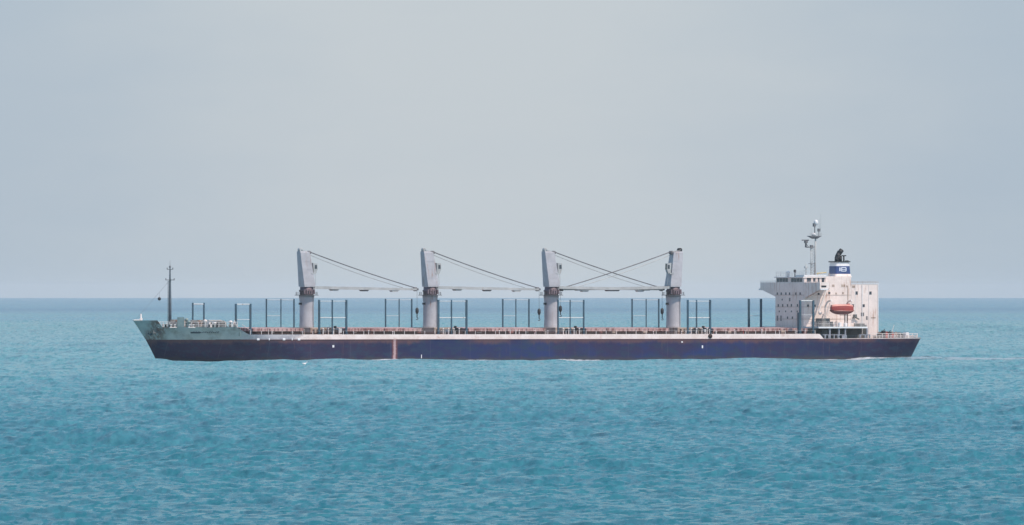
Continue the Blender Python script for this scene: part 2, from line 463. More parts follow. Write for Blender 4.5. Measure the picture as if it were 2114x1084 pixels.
def mushroom(a, b, z, h, r=0.35, m='white'):
    mb = MB(); mb.lathe(a, b, [(r * 0.6, z), (r * 0.6, z + h * 0.7), (r, z + h * 0.72), (r, z + h * 0.9), (r * 0.4, z + h)], 12)
    return mb.build('ventilator', M[m], ship)
for x, b, h, m in ((390, 9, 1.5, 'green'), (424, 8, 1.7, 'white'), (443, 10, 1.2, 'white'), (462, 9, 1.4, 'green'), (476, 12, 1.5, 'white'), (484, 11, 1.1, 'white'), (385, 3, 2.0, 'green')):
    mushroom(A(x, b), b, zf, h, 0.4, m)
# low store house on the forecastle with dark slots
mb = MB(); a0, a1 = A(424, 4), A(449, 4)
mb.box(a0, a1, -4, 6, zf, zf + 1.5); mb.box(a0 - 0.15, a1 + 0.15, -4.2, 6.2, zf + 1.5, zf + 1.6)
fh = mb.build('forecastle_store', M['white'], ship)
for i in range(5):
    mb = MB(); aa = a0 + 0.35 + i * (a1 - a0 - 0.9) / 4.2; mb.box(aa, aa + 0.32, 6.0, 6.03, zf + 0.75, zf + 1.2); mb.build('door', M['machine'], fh)
# breakwater ribs, ladder down to the main deck
for s in (1, -1):
    mb = MB(); mb.tube((A(484, 13), 13 * s, Z(661, 484)), (A(478, 13), 13 * s, zf), 0.07, n=5); mb.tube((A(484, 13), 13 * s, Z(661, 484)), (A(490, 13), 13 * s, zf), 0.07, n=5)
    mb.build('rail_brace', M['white'], ship)
    mb = MB(); mb.tube((A(500, 13), 13 * s, ZF + 0.5), (A(520, 13.5), 13 * s, ZD + 1.0), 0.05, n=5); mb.build('handrail', M['white'], ship)

# foremast
fm = MB(); a = A(351, 0)
fm.lathe(a, 0, [(0.34, zf), (0.3, Z(620, 351)), (0.22, Z(585, 351)), (0.15, Z(560, 351)), (0.1, Z(548, 351))], 12)
fmast = fm.build('foremast', M['crane_dark'] if False else paint('mast_grey', (0.11, 0.14, 0.17), 0.5, 0.15), ship)
for y, w, t in ((556, 1.5, 0.07), (578, 2.2, 0.08)):
    mb = MB(); z = Z(y, 351); mb.tube((a, -w, z), (a, w, z), t, n=6); mb.tube((a - w * 0.4, 0, z), (a + w * 0.3, 0, z), t, n=6)
    mb.box(a - 0.35, a + 0.35, -0.4, 0.4, z - 0.05, z + 0.05)
    for k in (-1, 1): mb.tube((a, k * w, z), (a, k * w, z + 0.35), 0.09, n=6)
    mb.build('crossarm', M['rope'], fmast)
mb = MB(); mb.lathe(a, 0, [(0.12, Z(553, 351)), (0.22, Z(552, 351)), (0.22, Z(549.5, 351)), (0.1, Z(548.5, 351))], 10); mb.build('mast_light', M['rope'], fmast)
mb = MB(); mb.tube((a, 0, Z(549, 351)), (a, 0, Z(537, 351)), 0.045, 0.02, n=5); mb.build('whip_aerial', M['rope'], fmast)
mb = MB()
for i in range(30): mb.box(a - 0.5, a - 0.33, -0.16, 0.16, zf + 0.5 + i * 0.33, zf + 0.54 + i * 0.33)
for s in (-0.16, 0.16): mb.tube((a - 0.5, s, zf), (a - 0.4, s, Z(580, 351)), 0.03, n=4)
mb.build('mast_ladder', M['rope'], fmast)
mb = MB(); p = (a, 0, Z(578, 351)); q = (-89.5, 0, ZBW + 0.1)
mb.tube(p, q, 0.022, n=4); mb.build('forestay', M['rope'], ship)

# ---- hatches
hatches = [(522, 628), (716, 872), (966, 1128), (1210, 1382), (1472, 1668)]
for i, (x0, x1) in enumerate(hatches):
    a0, a1 = A(x0, 11), A(x1, 11); zc = Z(684, (x0 + x1) / 2, 11); zt = Z(677, (x0 + x1) / 2, 11)
    mb = MB(); mb.box(a0 + 0.5, a1 - 0.5, -10.3, 10.3, ZD - 0.05, zc)
    n = int((a1 - a0) / 1.1)
    for k in range(n):
        aa = a0 + 0.6 + (a1 - a0 - 1.3) * k / (n - 1)
        for s in (1, -1): mb.prism([(10.3 * s, ZD), (10.75 * s, ZD), (10.45 * s, zc), (10.3 * s, zc)], aa, aa + 0.06, 'a')
    co = mb.build('hatch_coaming', M['coaming'], ship)
    np_ = 4 if i else 3
    for k in range(np_):
        u0 = a0 + (a1 - a0) * k / np_ + 0.05; u1 = a0 + (a1 - a0) * (k + 1) / np_ - 0.05
        mb = MB(); mb.prism([(-10.9, zc), (10.9, zc), (10.9, zt - 0.1), (0, zt + 0.12), (-10.9, zt - 0.1)], u0, u1, 'a')
        m_ = int((u1 - u0) / 0.9)
        for j in range(m_ + 1):
            aa = u0 + 0.05 + (u1 - u0 - 0.15) * j / m_
            for s in (1, -1): mb.box(aa, aa + 0.07, min(10.9 * s, 11.02 * s), max(10.9 * s, 11.02 * s), zc + 0.05, zt - 0.15)
        mb.build('hatch_cover', M['cover'], co)
    # hand pipes and lockers along the coaming
    for k in range(5):
        aa = a0 + (a1 - a0) * (k + 0.5 + random.uniform(-.2, .2)) / 5
        mb = MB(); w = random.uniform(0.25, 0.6); mb.box(aa - w, aa + w, 12.2, 12.9, ZD, ZD + random.uniform(0.4, 0.95)); mb.build('deck_locker', random.choice([M['coaming'], M['machine'], M['red_deck'], M['tan']]), ship, 0.03)
# deck piping full length
for b, r, z in ((12.9, 0.1, 0.35), (-12.9, 0.1, 0.35), (12.5, 0.07, 0.45)):
    mb = MB(); mb.tube((A(530, b), b, ZD + z), (A(1650, b), b, ZD + z), r, n=6)
    for k in range(60):
        aa = A(535, b) + (A(1645, b) - A(535, b)) * k / 59; mb.box(aa - 0.05, aa + 0.05, b - 0.12, b + 0.12, ZD, ZD + z)
    mb.build('deck_pipe', M['coaming'], ship)

# ---- deck cranes
zgt = Z(608, 640)
def rope_sag(mb, p, q, r, sag=0.3, n=10):
    p = Vector(p); q = Vector(q); pts = []
    for i in range(n + 1):
        t = i / n; v = p.lerp(q, t); v.z -= sag * 4 * t * (1 - t); pts.append(tuple(v))
    mb.path(pts, r, 5)
def crane(xc, d, tip_x, hook):
    """xc pedestal centre column, d=+1 jib stowed aft, -1 jib stowed forward"""
    a = A(xc, 0); zb = Z(674, xc); z1 = Z(610, xc); z0h = Z(592, xc); zt = Z(514 if True else 0, xc)
    pr = 1.5
    mb = MB()
    mb.lathe(a, 0, [(1.62, ZD), (1.56, zb + 0.3), (pr, zb + 1.2), (pr, z1 - 1.6), (1.62, z1 - 0.5), (1.66, z1)], 28)
    c = mb.build('deck_crane', M['crane'], ship)
    mb = MB(); mb.lathe(a, 0, [(2.55, z1), (2.55, z1 + 0.12)], 28)
    for i in range(24):
        t = 2 * math.pi * i / 24
        mb.tube((a + 2.3 * math.cos(t), 2.3 * math.sin(t), z1 + 0.12), (a + 2.3 * math.cos(t), 2.3 * math.sin(t), z1 + 0.75), 0.03, n=4)
    mb.build('crane_platform', M['rope'], c)
    mb = MB(); mb.lathe(a, 0, [(1.5, z1 + 0.12), (1.5, z1 + 0.8), (1.62, z1 + 0.82), (1.62, z1 + 1.15), (1.42, z1 + 1.2), (1.42, z0h - 0.02)], 28)
    for k in range(5): mb.box(a - 1.3 + k * 0.55, a - 1.0 + k * 0.55, 1.2, 1.66, z1 + 0.3, z1 + 1.3)
    mb.build('slewing_ring', M['crane_dark'], c)
    # tapering house; d flips it fore and aft
    wb, wt = 1.55, 0.95
    def sec(z, al, ar, w): return [(a + d * al, -w, z), (a + d * ar, -w, z), (a + d * ar, w, z), (a + d * al, w, z)]
    zm = Z(522, xc)
    mb = MB(); mb.ring([sec(z0h, -1.15, 1.35, wb), sec(z0h + 0.35, -1.2, 1.35, wb), sec(zm, -1.85, 0.35, wt), sec(Z(519, xc), -1.85, -0.5, wt * 0.9)])
    # side stiffener seams and rim
    for s in (1, -1):
        for z in (0.25, 0.5, 0.75):
            zz = z0h + (zm - z0h) * z; w = wb + (wt - wb) * z
            mb.box(a - d * 0.4 * z - 0.85, a - d * 0.4 * z + 0.75, min(w * s, (w + .04) * s), max(w * s, (w + .04) * s), zz, zz + 0.06)
    h_ = mb.build('crane_house', M['crane'], c)
    # head sheaves at the rear top corner, and a smaller pair at the front
    mb = MB(); xa = a - d * 1.5
    for b in (-0.5, 0.5):
        mb.prism([(xa - 0.35, Z(521, xc)), (xa + 0.35, Z(521, xc)), (xa + 0.3, Z(515, xc)), (xa, Z(512.5, xc)), (xa - 0.3, Z(515, xc))], b - 0.06, b + 0.06)
    mb.tube((xa, -0.45, Z(516, xc)), (xa, 0.45, Z(516, xc)), 0.42, n=14)
    mb.build('head_sheave', M['jib'] if d > 0 else M['black'], c)
    mb = MB(); xf = a + d * 0.5
    mb.box(xf - 0.3, xf + 0.3, -0.6, 0.6, Z(524, xc), Z(522, xc)); mb.tube((xf, -0.5, Z(521.5, xc)), (xf, 0.5, Z(521.5, xc)), 0.38, n=12)
    mb.build('head_sheave', M['rope'], c)
    mb = MB(); mb.tube((xa, 0.6, Z(516, xc)), (xf, 0.6, Z(521, xc)), 0.05, n=5); mb.tube((xa, -0.6, Z(516, xc)), (xf, -0.6, Z(521, xc)), 0.05, n=5); mb.build('head_rail', M['jib'], c)
    # operator cab hanging on the jib side
    xb = a + d * 1.5
    mb = MB(); mb.prism([(xb - 0.5 * d, Z(543, xc)), (xb + 0.5 * d, Z(544, xc)), (xb + 0.55 * d, Z(556, xc)), (xb + 0.2 * d, Z(565, xc)), (xb - 0.35 * d, Z(565, xc))], 0.2, 1.15)
    mb.box(min(xb - 1.0 * d, xb), max(xb - 1.0 * d, xb), 0.45, 1.4, Z(566, xc), Z(563.5, xc))
    cb = mb.build('operator_cab', M['jib'], c)
    mb = MB(); mb.prism([(xb + 0.50 * d, Z(545, xc)), (xb + 0.54 * d, Z(545, xc)), (xb + 0.60 * d, Z(556, xc)), (xb + 0.56 * d, Z(556, xc))], 0.3, 1.05)
    mb.prism([(xb - 0.1 * d, Z(547, xc)), (xb + 0.38 * d, Z(547, xc)), (xb + 0.42 * d, Z(555, xc)), (xb - 0.1 * d, Z(555, xc))], 1.15, 1.18)
    mb.build('cab_window', M['glass'], cb)
    mb = MB(); mb.tube((xb + 0.1 * d, 0.8, Z(565, xc)), (xb + 0.3 * d, 0.8, Z(588, xc)), 0.04, n=5)
    mb.build('cab_ladder', M['jib'], c)
    # jib: twin tapering girders with cross frames
    zj0 = Z(593.5, xc); at = A(tip_x, 0); zj1 = Z(597.5, tip_x); aj = a + d * 1.3
    mb = MB()
    for b in (-1.0, 1.0):
        b1 = 0.45 if b > 0 else -0.45
        mb.ring([[(aj, b - .22, zj0 - .28), (aj, b + .22, zj0 - .28), (aj, b + .22, zj0 + .28), (aj, b - .22, zj0 + .28)],
                 [(aj + (at - aj) * .45, b * .8 - .22, (zj0 + zj1) / 2 - .30), (aj + (at - aj) * .45, b * .8 + .22, (zj0 + zj1) / 2 - .30), (aj + (at - aj) * .45, b * .8 + .22, (zj0 + zj1) / 2 + .30), (aj + (at - aj) * .45, b * .8 - .22, (zj0 + zj1) / 2 + .30)],
                 [(at, b1 - .16, zj1 - .2), (at, b1 + .16, zj1 - .2), (at, b1 + .16, zj1 + .2), (at, b1 - .16, zj1 + .2)]])
    for k in range(1, 9):
        t = k / 9; aa = aj + (at - aj) * t; w = 1.0 - 0.5 * t; zz = zj0 + (zj1 - zj0) * t
        mb.tube((aa, -w, zz), (aa, w, zz), 0.12, n=6)
    jb = mb.build('jib', M['jib'], c)
    for t in (0.21, 0.5, 0.79):
        mb = MB(); aa = aj + (at - aj) * t; zz = zj0 + (zj1 - zj0) * t
        mb.prism([(aa - 0.9, zz - 0.28), (aa + 0.9, zz - 0.28), (aa + 0.55, zz - 0.62), (aa - 0.55, zz - 0.62)], -0.9 + 0.3 * t, 0.9 - 0.3 * t)
        mb.build('jib_bracket', M['rope'] if t == 0.5 else M['jib'], c)
    mb = MB()
    for b in (-0.3, 0.3): mb.tube((at - 0.1, b - 0.06, zj1 + 0.05), (at - 0.1, b + 0.06, zj1 + 0.05), 0.45, n=12)
    mb.box(at - 0.5, at + 0.5, -0.5, 0.5, zj1 - 0.2, zj1 + 0.2)
    mb.build('jib_head', M['rope'], c)
    mb = MB()
    for b, dz in ((-0.25, 0), (0.25, 0.0)): rope_sag(mb, (xf, b, Z(519.5, xc)), (at, b, zj1 + 0.3), 0.072, 0.25)
    mb.build('luffing_rope', M['rope'], c)
    mb = MB()
    for b in (-0.1, 0.1): rope_sag(mb, (xf - 0.0, b, Z(525.5, xc)), (at - d * 3.0, b, zj1 + 0.35), 0.05, 0.35)
    mb.build('hoist_rope', M['jib'], c)
    # hanging hook
    hx, hy0, hy1 = hook; ah = A(hx, 0)
    mb = MB(); mb.tube((ah, 0, zj1 - 0.1), (ah, 0, Z(hy0, hx)), 0.035, n=4); mb.build('hook_rope', M['rope'], c)
    zt_, zb_ = Z(hy0, hx), Z(hy1, hx)
    mb = MB(); mb.lathe(ah, 0, [(0.12, zt_), (0.34, zt_ - 0.3), (0.36, zt_ - 0.9), (0.2, zt_ - 1.3), (0.1, zt_ - 1.4), (0.1, zb_ + 0.4)], 12)
    mb.path([(ah, 0, zb_ + 0.45), (ah + 0.22, 0, zb_ + 0.3), (ah + 0.22, 0, zb_ + 0.1), (ah, 0, zb_), (ah - 0.22, 0, zb_ + 0.12)], 0.07)
    mb.build('cargo_hook', M['black'], c)
    # small lamp bracket and ladder on the pedestal
    mb = MB(); mb.box(a - 1.95, a - 1.45, 0.2, 0.7, Z(629, xc), Z(625, xc)); mb.tube((a - 1.5, 0.45, Z(627, xc)), (a - 1.9, 0.45, Z(629, xc)), 0.06); mb.build('floodlight', M['black'], c)
    mb = MB()
    for s in (-0.2, 0.2): mb.tube((a + 1.0, 1.35 + s * .5, ZD), (a + 1.0, 1.35 + s * .5, z1), 0.03, n=4)
    for k in range(20): mb.box(a + 0.85, a + 1.15, 1.25, 1.4, ZD + 0.5 + k * 0.35, ZD + 0.54 + k * 0.35)
    mb.build('pedestal_ladder', M['jib'], c)
    return c
crane(633, 1, 858, (861, 635, 660))
crane(888, 1, 1110, (1113, 637, 662))
crane(1138, 1, 1366, (1367, 636, 661))
crane(1390, -1, 1160, (1157, 631, 654))

# tan crane foundations, mast houses and gear between the hatches
for i, (x, w0, w1) in enumerate([(633, 636, 656), (888, 896, 903), (1138, 1147, 1155), (1390, 1396, 1412)]):
    a0, a1 = A(x - 14, 2), A(x + 20, 2)
    mb = MB(); mb.box(a0, a1, -6, 7.5, ZD, Z(676, x)); hs = mb.build('crane_foundation', M['tan'], ship, 0.04)
    for k in range(4):
        mb = MB(); aa = a0 + 0.5 + k * 0.95; mb.box(aa, aa + 0.45, 7.5, 7.54, ZD + 0.2, ZD + 1.2); mb.build('door', M['coaming'], hs)
    st0 = {633: 664, 888: 912, 1138: 1160, 1390: 1424}[x]
    for k in range(6):
        xx = st0 + k * 7.5 + random.uniform(-2, 2); aa = A(xx, 11); h_ = random.uniform(0.8, 1.5); w = random.uniform(0.2, 0.45)
        mb = MB(); mb.box(aa - w, aa + w, 9.5, 11.2, ZD, ZD + h_); mb.build('hydraulic_unit', random.choice([M['coaming'], M['machine'], M['black'], M['tan'], M['bar']]), ship, 0.05)
    for k in range(4):
        aa = A(st0 + 3 + k * 11, 13.4); mb = MB(); mb.tube((aa, 13.4, ZD), (aa, 13.4, ZD + 1.25), 0.09, n=6); mb.lathe(aa, 13.4, [(0.18, ZD + 1.2), (0.2, ZD + 1.35), (0.08, ZD + 1.45)], 8)
        mb.build('air_pipe', M['white'], ship)
    mb = MB(); aa = A(st0 + 36, 10); mb.box(aa - 0.5, aa + 0.5, 6, 10.5, ZD, Z(677, x, 10)); mb.box(aa - 0.35, aa - 0.1, 8, 9, Z(677, x, 10), Z(673, x, 10)); mb.build('winch_house', M['black'], ship, 0.04)
    mushroom(A(st0 + 22, 12), 12, ZD, 1.5, 0.42, 'tan'); mushroom(A(st0 + 30, -8), -8, ZD, 1.7, 0.3, 'tan')
# small pipes/vents scattered on the deck line
for k in range(34):
    x = random.uniform(530, 1660); aa = A(x, 13.6); h_ = random.uniform(0.5, 1.1)
    mb = MB(); mb.tube((aa, 13.6, ZD), (aa, 13.6, ZD + h_), 0.07, n=6); mb.lathe(aa, 13.6, [(0.13, ZD + h_ - .05), (0.15, ZD + h_ + 0.1), (0.05, ZD + h_ + 0.16)], 8)
    mb.build('air_pipe', random.choice([M['white'], M['white'], M['red'], M['tan']]), ship)

# ---- stanchion frames (timber posts) port and starboard
def frame(xs, b, yt, yb, bars, r=0.19, name='stanchion_frame', extra=None):
    posts = [A(x, b) for x in xs]; zt = Z(yt, xs[0], b); zb = Z(yb, xs[0], b)
    mb = MB()
    for i, a in enumerate(posts):
        rr = r if i in (0, len(posts) - 1) else r * 0.72
        mb.box(a - rr, a + rr, b - rr, b + rr, zb, zt); mb.box(a - rr * 1.6, a + rr * 1.6, b - rr * 1.6, b + rr * 1.6, zb, zb + 0.12)
        mb.tube((a, b + rr, zb + 0.6), (a, b + 0.75 if b > 0 else b + 0.75, zb), 0.05, n=4)
    f = mb.build(name, M['stan'], ship, 0.02)
    for y, rr, i0, i1 in bars:
        z = Z(y, xs[0], b); m2 = MB(); m2.tube((posts[i0] + r, b, z), (posts[i1] - r, b, z), rr, n=6); m2.build('crossbar', M['bar'], f)
    return f
PB, SB = 13.2, -13.2
for xs in ((659, 686, 715), (905, 932, 963), (1152, 1177, 1205), (1420, 1438, 1466)):
    frame(xs, PB, 619, 690, [(622, 0.09, 0, 2), (656, 0.12, 0, 2)], 0.19 if xs[0] != 1152 else 0.15)
for xs in ((550, 580, 607), (796, 824, 850), (1038, 1065, 1092), (1305, 1334, 1360)):
    frame(xs, SB, 617, 690, [(619, 0.06, 0, 2), (652, 0.05, 0, 1)], 0.135)
frame((1546, 1571), SB, 617, 690, [(652, 0.06, 0, 1)], 0.2)
frame((487, 517), 12.5, 627, 690, [(628.5, 0.14, 0, 1), (660, 0.06, 0, 1)], 0.19)
frame((398, 421), -5, 625, 680, [(628, 0.13, 0, 1)], 0.15)
frame((1652, 1679), PB, 620, 690, [(621, 0.13, 0, 1), (650, 0.05, 0, 1)], 0.2)
mb = MB(); a = A(1650, 13); mb.box(a - 0.3, a + 0.25, 12.6, 13.6, ZD, Z(645, 1650)); mb.build('stanchion_sheath', M['stan'], ship, 0.03)

# ---- accommodation
bw = 6.9
FA = A(1659, bw)                  # front plane
aAft = A(1813, bw)
Zw0 = Z(583, 1640); Zr = Z(568.5, 1660)
zh = Z(600, 1640)
ac = MB()
ac.box(FA, A(1757, bw), -bw, bw, ZB - 0.03, Z(584, 1700)); ac.build
acc = ac.build('accommodation_block', M['house'], ship)
cs = MB(); c0, c1 = A(1757, bw), aAft
cs.box(c0 + 0.01, c1, -bw - 0.05, bw + 0.06, ZB - 0.03, Z(587, 1780)); casing = cs.build('engine_casing', M['house'], ship)
cs = MB(); cs.box(A(1704, bw), c0, -bw + 0.3, bw - 0.02, Z(584, 1700) + 0.01, Z(570.5, 1730)); up = cs.build('upper_house', M['house'], ship)
# trim: deck-edge lines, roof lip, seams
mb = MB()
for y in (609.5, 634, 659):
    z = Z(y, 1700); mb.box(FA - 0.05, c0, bw, bw + 0.05, z, z + 0.08); mb.box(FA - 0.06, FA, -bw, bw, z, z + 0.08)
for x in (1750,):
    mb.box(A(x, bw) - 0.05, A(x, bw) + 0.05, bw + 0.002, bw + 0.07, ZB, Z(590, x))
mb.build('deck_seam', M['tan'], acc)
mb = MB()
mb.box(c0 - 0.05, c1 + 0.15, -bw - 0.1, bw + 0.12, Z(587, 1780) + 0.003, Z(585.6, 1780)); mb.box(A(1779, bw), A(1779, bw) + 0.1, bw + 0.06, bw + 0.2, ZB + 1, Z(588, 1779))
for x in (1765, 1793): mb.box(A(x, bw), A(x, bw) + 0.05, bw + 0.06, bw + 0.13, ZB + 1, Z(588, 1779))
mb.box(c1 - 0.12, c1 + 0.02, bw + 0.06, bw + 0.16, ZB, Z(587, 1780)); mb.build('roof_trim', M['fwhite'], casing)
def rail_rect(pts, z, h, name, parent, m='white', r=0.035, step=1.2):
    mb = MB()
    for (a0, b0), (a1, b1) in zip(pts, pts[1:]):
        L = math.hypot(a1 - a0, b1 - b0); n = max(1, int(L / step))
        for i in range(n + 1):
            t = i / n; mb.tube((a0 + (a1 - a0) * t, b0 + (b1 - b0) * t, z), (a0 + (a1 - a0) * t, b0 + (b1 - b0) * t, z + h), r, n=4)
        for k in (1.0, 0.66, 0.33): mb.tube((a0, b0, z + h * k), (a1, b1, z + h * k), r * 0.8, n=4)
    return mb.build(name, M[m], parent)
rail_rect([(c0 + 0.2, bw), (c1, bw), (c1, -bw), (c0 + 0.2, -bw)], Z(585.6, 1780), 0.5, 'roof_rail', casing, 'tan', 0.025)

# windows: front face
def fwin(x, y, w, h, par=acc, name='window', m='glass', a=None):
    # front-facing (normal toward bow) at photo column x: solve b on plane a=FA
    k = (x - 1057) / F_PX; aa = FA if a is None else a
    b = (k * (D + aa * ST) - OX - aa * CT) / (ST + k * CT); z = Z(y, x, b)
    mb = MB(); mb.box(aa - 0.05, aa + 0.03, b - w / 2, b + w / 2, z - h / 2, z + h / 2); return mb.build(name, M[m], par)
for x in (1605, 1613, 1622.5, 1630, 1643, 1652): fwin(x, 606.5, 0.55, 0.55)
for x, h in ((1615, 0.35), (1630.5, 0.75)): fwin(x, 618.5, 0.45, h)
for x in (1607, 1616, 1626, 1634, 1646.5): fwin(x, 630.5, 0.5, 0.55)
for x in (1609, 1622, 1634, 1646): fwin(x, 643, 0.4, 0.35)
fwin(1605, 657, 0.5, 1.1, name='door', m='rope'); fwin(1612.5, 657, 0.5, 1.15, name='door', m='rope')
for x in (1626, 1636): fwin(x, 656, 0.5, 0.5)
# side face windows
def swin(x, y, w, h, par, b=bw, name='window', m='glass', p=0.04):
    a = A(x, b); z = Z(y, x, b)
    mb = MB(); mb.box(a - w / 2, a + w / 2, b - 0.03, b + p, z - h / 2, z + h / 2); return mb.build(name, M[m], par)
for x, y, w, h, par, m in ((1712, 605, .45, .45, acc, 'glass'), (1740, 605, .4, .4, acc, 'tan'), (1768.5, 605, .5, .7, casing, 'glass'), (1797, 605, .55, .65, casing, 'glass'),
        (1761, 631, .45, .6, casing, 'glass'), (1783, 631, .5, .6, casing, 'glass'), (1780.5, 649, .75, .75, casing, 'rope'), (1789.5, 656.5, .35, .8, casing, 'rope'),
        (1803, 656, 1.1, .25, casing, 'tan'), (1761, 656, .3, .35, casing, 'tan'), (1668, 607, .45, .45, acc, 'glass'), (1678, 607, .45, .45, acc, 'glass'), (1690, 607, .45, .45, acc, 'glass'),
        (1668, 631, .45, .45, acc, 'glass'), (1682, 631, .45, .45, acc, 'glass'), (1726, 606, .35, .35, acc, 'tan')):
    swin(x, y, w, h, par, bw if par is acc else bw + 0.06, m=m)
for x, y, w, h in ((1720, 590, .6, .5), (1741, 590, .9, .55), (1748, 591, .3, .4)): swin(x, y, w, h, acc, bw, 'louvre', 'tan')
swin(1762, 592, .7, .5, casing, bw + 0.06, 'louvre', 'tan')
# outside stair/pipework on the casing
mb = MB()
a0, a1 = A(1768, bw + 1), A(1780, bw + 1)
mb.box(a0 - 0.3, a0 + 0.2, bw + 0.1, bw + 0.9, Z(655, 1768), Z(649, 1768)); mb.tube((a0, bw + 0.5, Z(655, 1768)), (a0 + 0.9, bw + 0.5, Z(659, 1768)), 0.15); mb.build('fan_box', M['machine'], casing)
mb = MB(); a0 = A(1777, 9); mb.box(a0 - 0.9, a0 + 0.5, 7.5, 10, Z(675, 1777), Z(667, 1777)); mb.box(a0 + 0.5, a0 + 1.5, 7.6, 9, Z(675, 1777), Z(670, 1777)); mb.build('deck_machinery', M['machine'], ship, 0.05)

# wheelhouse and bridge wings
WF = A(1631, 0)                  # wheelhouse front plane
k = (1631 - 1057) / F_PX
wb_ = 6.85
wa1 = A(1703, wb_)
wh = MB(); wh.box(WF, wa1 - 0.01, -wb_, wb_, zh, Z(573.5, 1630)); wheel = wh.build('wheelhouse', M['house'], ship)
mb = MB(); mb.box(WF - 0.35, wa1 + 0.2, -wb_ - 0.25, wb_ + 0.25, Z(573.5, 1630) + 0.003, Z(571.5, 1630)); mb.build('roof', M['white'], wheel)
# raised port-side canopy with white rim
mb = MB(); mb.box(A(1659, wb_), wa1 + 0.25, wb_ - 4, wb_ + 0.28, Z(571.5, 1660) + 0.003, Z(567.5, 1660)); mb.build('roof_coaming', M['fwhite'], wheel)
for i in range(9):
    x = 1606.5 + i * 5.9
    if i == 4: continue
    fwin(x, 578.2, 1.2, 0.8, wheel, a=WF)
for x, w, h in ((1670, 1.0, .85), (1681, .55, .75), (1690, .35, .9), (1699, .6, .9)): swin(x, 578, w, h, wheel, wb_)
# monkey island rail + gear
zr = Z(571.5, 1630)
rail_rect([(WF, -wb_), (WF, wb_), (wa1 - 3, wb_)], zr, 1.05, 'monkey_island_rail', wheel, 'bar', 0.03, 1.1)
rail_rect([(WF, -wb_), (wa1, -wb_)], zr, 1.05, 'monkey_island_rail', wheel, 'bar', 0.03, 1.1)
def at_front(x, aa=WF):
    k = (x - 1057) / F_PX
    return (k * (D + aa * ST) - OX - aa * CT) / (ST + k * CT)
mb = MB(); b = at_front(1641, WF + 1); mb.tube((WF + 1, b, zr), (WF + 1, b, Z(557, 1641)), 0.14, n=8); mb.lathe(WF + 1, b, [(0.14, Z(563, 1641)), (0.28, Z(562, 1641)), (0.28, Z(557.5, 1641)), (0.1, Z(556.5, 1641))], 10); mb.build('searchlight', M['black'], wheel)
for x, y in ((1611, 558), (1622, 555), (1650, 559), (1603, 562), (1656, 556), (1634, 561)):
    mb = MB(); b = at_front(x, WF + 2); mb.tube((WF + 2, b, zr), (WF + 2, b, Z(y, x)), 0.035, 0.02, n=4); mb.build('whip_aerial', M['bar'], wheel)
mb = MB(); b = at_front(1627, WF + 2); mb.lathe(WF + 2, b, [(0.3, zr), (0.3, zr + 0.7), (0.45, zr + 0.75), (0.4, zr + 1.1), (0.1, zr + 1.25)], 12); mb.build('compass_binnacle', M['bar'], wheel)
mb = MB(); a = A(1664, 3); mb.tube((a, 3, zr), (a, 3, Z(546, 1664)), 0.16, 0.1, n=8); mb.box(a - 0.45, a + 0.45, 2.6, 3.4, Z(560, 1664), Z(559, 1664)); mb.box(a - 0.3, a + 0.3, 2.7, 3.3, Z(554, 1664), Z(550, 1664)); mb.build('signal_mast', M['jib'], wheel)
# wings: bulwark plates with a raking underside bracket
for s in (1, -1):
    t0, t1 = wb_ * s, 14.6 * s
    zt = Zw0; zb0 = Z(613, 1655) if s < 0 else Z(616, 1655); zb1 = Z(597, 1580)
    depth1, depth0 = 2.3, (wa1 - WF)
    top = [(WF, t0), (WF, t1), (WF + depth1, t1), (wa1, t0)]
    mb = MB()
    # front plate, deck, after rail plate
    mb.prism([(t0, zt), (t1, zt), (t1, zb1), (t0, zb0)], WF - 0.02, WF + 0.1, 'a')
    mb.prism(top if s > 0 else top[::-1], zh + 0.1, zh + 0.22, 'z')
    mb.prism([(WF + 0.1, zt), (WF + depth1, zt), (WF + depth1, zb1 + .1), (WF + 0.1, zb1)], min(t1 - 0.1, t1), max(t1 - 0.1, t1)) if True else None
    mb.ring([[(WF + depth1 - .1, t1, zh + .2), (WF + depth1, t1, zh + .2), (WF + depth1, t1, zt), (WF + depth1 - .1, t1, zt)],
             [(wa1 - .1, t0, zh + .2), (wa1, t0, zh + .2), (wa1, t0, zt), (wa1 - .1, t0, zt)]])
    # bracket web under the wing
    mb.prism([(t0, zh + 0.1), (t1 * 0.97, zh + 0.1), (t0, zb0 - 0.3 if s < 0 else zb0)], WF + 0.5, WF + 0.65, 'a')
    w_ = mb.build('bridge_wing', M['house'], ship)
    mb = MB(); mb.box(WF + 0.35, WF + 1.5, t1 - 0.01 if s > 0 else t1 - 0.06, t1 + 0.06 if s > 0 else t1 + 0.01, Z(593, 1697), Z(589.5, 1697)); mb.build('sidelight_box', M['black'], w_)
    mb = MB(); mb.box(WF + 0.1, WF + 1.9, min(t1 - 1, t1 + .1 * s), max(t1 - 1, t1 + .1 * s) if s > 0 else t1 + 1, Z(599, 1697), Z(595.6, 1697)); mb.build('sidelight_shelf', M['fwhite'], w_)
    rail_rect([(WF, t0), (WF, t1)], zt, 0.35, 'wing_rail', w_, 'bar', 0.025, 1.3)

# inclined ladders / white davit-like posts on port side near the lifeboat
mb = MB()
b = 8.6
mb.path([(A(1706, b), b, Z(598, 1706)), (A(1698, b), b, Z(622, 1700)), (A(1690, b), b, Z(643, 1692))], 0.22, 6)
mb.path([(A(1714, b), b, Z(626, 1714)), (A(1707, b), b, Z(650, 1707))], 0.2, 6)
mb.ball((A(1693, b), b, Z(646, 1693)), 0.4)
mb.build('side_ladder', M['white'], acc)
